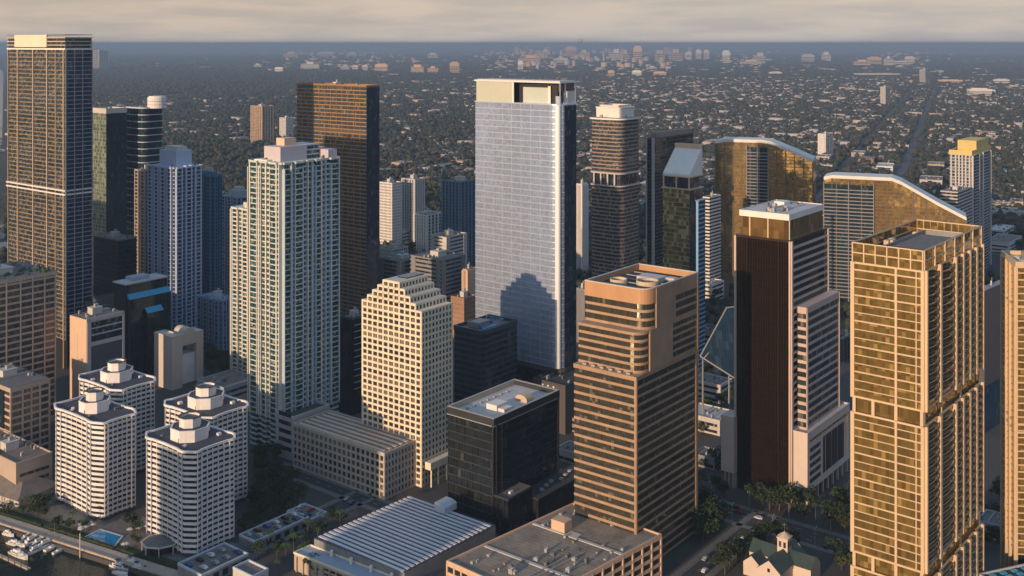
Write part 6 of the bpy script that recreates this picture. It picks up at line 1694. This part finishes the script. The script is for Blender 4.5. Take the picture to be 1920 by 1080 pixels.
def scatter(y0, y1, area, r0, r1, h0, h1):
    A_ = (y1 ** 2 - y0 ** 2) * .49; N = int(A_ / area); y = np.sqrt(rng.uniform(y0 ** 2, y1 ** 2, N)); x = rng.uniform(-.49, .49, N) * y
    k = roadfree(x, y, 3) & footfree(x, y, 5)
    k &= ~((y < 8200) & (((x * e1[0] + y * e1[1]) % BU < 9) | ((x * e2[0] + y * e2[1]) % BV < 8)) & (x / y > -.15) & (rng.random(N) < .8))
    lx = np.interp(y, [625, 900, 1250, 2600, 9000, 22000], [-380, -480, -600, -1215, -4200, -10500]); k &= x > lx
    x, y = x[k], y[k]; return x, y, rng.uniform(r0, r1, len(x)), rng.uniform(h0, h1, len(x))
CAN = [leafm('canopy_dark', (.04, .053, .03)), leafm('canopy_olive', (.052, .058, .034)), leafm('canopy_brown_green', (.078, .073, .052))]
S = [scatter(900, 2000, 120, 3, 6.5, 6, 12), scatter(2000, 4200, 280, 4, 8, 6, 13), scatter(4200, 9000, 1100, 7, 15, 7, 14), scatter(9000, 22000, 9000, 18, 50, 8, 16)]
cx_, cy_, cr_, ch_ = [np.concatenate(q) for q in zip(*S)]
tag(canopy_mesh('suburban_tree_canopy', cx_, cy_, cr_, ch_, CAN), kind='stuff')

# scattered buildings out to the plain
N = 1000; y = 7600 * np.exp(rng.uniform(0, 1.35, N)); x = rng.uniform(-.46, .49, N) * y
wd = np.sin(x / y * 13 + 2) * .5 + np.sin(y * .0007 + x * .0005); k = rng.random(N) < .35 + .3 * wd + .25 * (x / y > 0); x, y = x[k], y[k]; n = len(x)
tag(houses_mesh('distant_low_buildings', x, y, rng.uniform(0, 3.1, n), rng.uniform(30, 120, n), rng.uniform(20, 50, n), rng.uniform(5, 14, n), np.full(n, .5), rng.choice(2, n), rng.choice(6, n) + 2, WMAT + RMAT), kind='stuff')

# distant blocks one can tell apart: (px, top, bottom, width, colour, label)
FARB = [
 (812, 99, 110, 20, 'c', 'far pale block above the four peach cubes'), (715, 121, 135, 24, 'p', 'broad peach cube, second of the far row left of the silver tower'), (783, 121, 137, 24, 'p', 'broad peach cube nearest to the silver tower, squarest of its row'),
 (812, 124, 137, 20, 'p', 'lower peach cube right of the squarest one'), (852, 118, 138, 17, 'p', 'peach cube with a tall core, just left of the silver tower'), (647, 121, 132, 16, 'c', 'small cream cube starting the far row left of the peach cubes'),
 (666, 123, 132, 12, 'c', 'tiny cream cube beside the first one of the far row'), (684, 123, 133, 11, 'c', 'last tiny cream cube before the broad peach one'), (580, 116, 130, 34, 'w', 'wide white far block above the green balcony tower'),
 (482, 119, 127, 14, 'w', 'small far white block above the lavender tower crown'), (523, 127, 136, 16, 'w', 'small far white block below the wide white one'),
 (994, 103, 122, 36, 'p', 'far peach block with a stepped top directly above the silver tower crown'), (1024, 92, 108, 18, 'c', 'far cream slab standing over the peach stepped block'), (1071, 89, 107, 20, 'p', 'tall far peach block with a round arch, above the silver tower right edge'),
 (1097, 94, 110, 20, 'p', 'far peach block just right of the tall arched one'), (976, 116, 133, 10, 'w', 'small far white tower left of the peach stepped block'), (1052, 110, 120, 26, 'c', 'low far cream block under the tall arched one'),
 (1156, 92, 115, 18, 'w', 'far grey-white tower, first of the group above the round brown tower'), (1173, 94, 116, 14, 'g', 'far grey tower, second of the group above the round brown tower'), (1196, 89, 115, 16, 'p', 'far pinkish tower with a pointed top above the round brown tower'),
 (1238, 94, 117, 18, 'g', 'far mauve block, left of the pair above the narrow golden tower'), (1268, 92, 117, 24, 'g', 'far mauve block, right and wider of the pair above the narrow golden tower'), (1292, 98, 112, 10, 'w', 'far thin white block right of the mauve pair'),
 (1310, 95, 112, 10, 'w', 'far white twin tower, left one'), (1325, 95, 112, 9, 'w', 'far white twin tower, right one'), (1362, 97, 120, 14, 'w', 'far white tower with a stepped side above the golden sail slab'), (1426, 99, 121, 18, 'c', 'far cream pyramid-like block above the amber tower'),
 (1410, 112, 122, 40, 'c', 'long low far block at the foot of the pyramid-like one'), (1516, 103, 117, 22, 'c', 'far domed cream block, left of the two round topped ones'), (1550, 97, 116, 16, 'w', 'far slim white round topped tower'),
 (1618, 112, 124, 30, 'p', 'far wide tan block, leftmost of the row left of the avenue'), (1641, 108, 122, 24, 'p', 'far tan block, second of the row left of the avenue'), (1667, 105, 124, 17, 'c', 'far cream tower, tallest of the row left of the avenue'),
 (1690, 114, 122, 44, 'c', 'far long pale block behind the tallest of that row'), (1707, 107, 120, 18, 'c', 'far cream block at the right end of the row left of the avenue'), (1690, 91, 94, 18, 'w', 'lone white speck of a building near the horizon on the right'),
 (1785, 150, 156, 42, 'p', 'long tan low block right of the avenue'), (1880, 149, 158, 26, 'w', 'far white block at the right side below the horizon'), (1840, 167, 180, 40, 'w', 'flat white block with a dark window row on the right'),
 (1650, 138, 143, 76, 'c', 'very long low pale block in front of the tan row'), (1455, 135, 141, 22, 'w', 'small white block in the suburb above the amber tower'), (1195, 133, 143, 18, 'w', 'small white block in the suburb above the slim blue edge'),
 (1223, 124, 131, 16, 'w', 'small pale block behind the small white one'), (1238, 135, 143, 24, 'p', 'pink block beside the small white one'), (1146, 133, 145, 12, 'p', 'tiny pinkish block right of the silver tower crown'),
 (398, 80, 88, 9, 'w', 'tiny white block on the very horizon, far left'), (1088, 74, 84, 9, 'd', 'grey bump of a tower on the horizon above the arched block'), (1630, 78, 84, 4, 'd', 'single dark spike on the horizon at the right'),
 (545, 97, 108, 26, 'p', 'far pinkish slab cluster, left of the white sprawl'), (610, 98, 106, 30, 'c', 'far pale slab in the middle of the white sprawl'), (660, 97, 106, 20, 'c', 'far pale slab at the right end of the white sprawl')]
FW = {'w': M['white'], 'p': M['peach'], 'c': M['lightwall'], 'g': M['pinkband'], 'd': M['greycon']}
for i, (px, y0, y1, w, cc, lab) in enumerate(FARB):
    yb = max(y1, 86); x, y = G(px, yb); s = F / y; W = w / s; h = (yb - y0) / s; dep = W * .45
    r = rect((x, y + dep / 2), rng.uniform(-18, 14), W, dep)
    t = thing('distant_block', lab, 'building', (x, y, 0), 'blocks in the far distance'); RR = random.Random(i)
    if w > 12 and y0 < 130 and i % 3 != 1:
        a = RR.uniform(.3, .6); MB().prism(r, 0, h * .72).build('wall', FW[cc], t); q = [lp(*r, .5 - a / 2, 0.05), lp(*r, .5 + a / 2, 0.05), lp(*r, .5 + a / 2, .95), lp(*r, .5 - a / 2, .95)]; MB().prism(q, h * .72, h).build('upper_floors', FW[cc], t)
    else: MB().prism(r, 0, h).build('wall', FW[cc], t); MB().prism(offset(r, -W * .3 * .5), h, h * 1.12).build('penthouse', FW[cc], t)
    hh = h * .7; nb = max(1, min(5, int(hh * s / 2.2)))
    for b in range(nb): MB().prism(offset(r, W * .004), hh * (b + .35) / nb, hh * (b + .8) / nb).build('window_band', M['g_tower'], t)

# small pale buildings of the far sprawl around them
N = 640; cen = rng.choice([560, 620, 1000, 1050, 1150, 1250, 1400, 1700, 950, 700], N); px = cen + rng.normal(0, 34, N); py = rng.choice([100, 104, 112, 118, 126], N) + rng.normal(0, 3.5, N); py = np.clip(py, 92, 150)
y = F * H / (py - EY); x = (px - 960) * y / F; s = F / y
tag(houses_mesh('distant_sprawl', x, y, rng.uniform(-.3, .3, N), rng.uniform(3, 11, N) / s, rng.uniform(3, 8, N) / s, np.where((px > 960) & (px < 1340) & (rng.random(N) < .3), rng.uniform(5, 12, N), rng.uniform(.8, 4, N)) / s, np.full(N, .5), rng.choice(2, N), rng.choice(6, N) + 2, WMAT + RMAT), kind='stuff')

# ================================================================== light, air, camera
cam = bpy.data.cameras.new('camera'); co = bpy.data.objects.new('camera', cam); COL.objects.link(co)
co.location = (0, 0, H); co.rotation_euler = (pi / 2, 0, 0); cam.sensor_width = 36; cam.lens = 36 * F / 1920
cam.shift_y = -(540 - EY) / 1920; cam.clip_start = 1; cam.clip_end = 400000; sc.camera = co
sun = bpy.data.lights.new('sun', 'SUN'); so = bpy.data.objects.new('sun', sun); COL.objects.link(so)
sun.energy = 5.0; sun.color = (1., .68, .42); sun.angle = radians(.6)
az, el = radians(SUN_AZ), radians(SUN_EL); dvec = (cos(az) * cos(el), sin(az) * cos(el), -sin(el))
from mathutils import Vector
so.rotation_euler = Vector(dvec).to_track_quat('-Z', 'Y').to_euler(); so.location = (0, 0, 600)
w = bpy.data.worlds.new('World'); sc.world = w; w.use_nodes = True; nt = w.node_tree; bg = nt.nodes['Background']
sky = nt.nodes.new('ShaderNodeTexSky'); sky.sky_type = 'NISHITA'; sky.sun_disc = False; sky.sun_elevation = el
sky.sun_rotation = math.atan2(-cos(az), -sin(az)); sky.altitude = 100; sky.air_density = 1.0; sky.dust_density = 2.5; sky.ozone_density = 1.5
# thin high overcast: a mauve-grey veil with drawn-out streaks, warmer above the horizon, bluer overhead
N_ = nt.nodes.new; L = nt.links.new
tc = N_('ShaderNodeTexCoord'); sx = N_('ShaderNodeSeparateXYZ'); L(tc.outputs['Generated'], sx.inputs[0])
rv = N_('ShaderNodeValToRGB'); e = rv.color_ramp.elements
for k_, (p, c) in enumerate(((0., (5.6, 5.3, 5.2)), (.045, (6.0, 5.2, 4.6)), (.12, (5.9, 5.3, 4.9)), (.35, (2.9, 4.2, 6.0)), (1., (1.8, 3.5, 6.0)))):
    q = e[k_] if k_ < 2 else e.new(p); q.position = p; q.color = (c[0] / 6, c[1] / 6, c[2] / 6, 1)
L(sx.outputs[2], rv.inputs[0])
mp = N_('ShaderNodeMapping'); mp.inputs['Scale'].default_value = (2.2, 2.2, 19); nz = N_('ShaderNodeTexNoise'); nz.inputs['Scale'].default_value = 3.6; nz.inputs['Detail'].default_value = 6; nz.inputs['Roughness'].default_value = .52
L(tc.outputs['Generated'], mp.inputs[0]); L(mp.outputs[0], nz.inputs['Vector'])
rp = N_('ShaderNodeValToRGB'); rp.color_ramp.elements[0].position = .40; rp.color_ramp.elements[1].position = .62; rp.color_ramp.elements[0].color = (8.3, 7.9, 7.5, 1); rp.color_ramp.elements[1].color = (6.5, 6.5, 6.7, 1); L(nz.outputs[0], rp.inputs[0])
mu = N_('ShaderNodeMix'); mu.data_type = 'RGBA'; mu.blend_type = 'MULTIPLY'; mu.inputs[0].default_value = 1; L(rv.outputs[0], mu.inputs[6]); L(rp.outputs[0], mu.inputs[7])
wx = N_('ShaderNodeMath'); wx.operation = 'MULTIPLY_ADD'; wx.inputs[1].default_value = -.9; wx.inputs[2].default_value = .1; wx.use_clamp = True; L(sx.outputs[0], wx.inputs[0])
wm_ = N_('ShaderNodeMix'); wm_.data_type = 'RGBA'; wm_.blend_type = 'MULTIPLY'; wm_.inputs[7].default_value = (1.12, 1.0, .84, 1); L(wx.outputs[0], wm_.inputs[0]); L(mu.outputs[2], wm_.inputs[6])
mx = N_('ShaderNodeMix'); mx.data_type = 'RGBA'; mx.inputs[0].default_value = .72; L(sky.outputs[0], mx.inputs[6]); L(wm_.outputs[2], mx.inputs[7])
L(mx.outputs[2], bg.inputs[0]); bg.inputs[1].default_value = .1
# air
hz = MB(); hz.prism([(-95000, -3000), (95000, -3000), (95000, 82000), (-95000, 82000)], -8, 262)
hm = bpy.data.materials.new('haze_air'); hm.use_nodes = True; ht = hm.node_tree; ht.nodes.clear(); out = ht.nodes.new('ShaderNodeOutputMaterial'); vol = ht.nodes.new('ShaderNodeVolumePrincipled')
vol.inputs['Color'].default_value = (.29, .42, .62, 1); vol.inputs['Density'].default_value = HAZE; vol.inputs['Anisotropy'].default_value = 0.; ht.links.new(vol.outputs[0], out.inputs['Volume'])
tag(hz.build('haze', hm), kind='stuff')
sc.view_settings.view_transform = 'Standard'; sc.view_settings.look = 'None'; sc.view_settings.gamma = 1; sc.view_settings.exposure = EXPO
sc.cycles.use_denoising = True; sc.cycles.max_bounces = 6; sc.cycles.diffuse_bounces = 2; sc.cycles.glossy_bounces = 3; sc.cycles.volume_bounces = 0; sc.cycles.transparent_max_bounces = 4
sc.cycles.sample_clamp_indirect = 5.0; sc.cycles.caustics_reflective = True
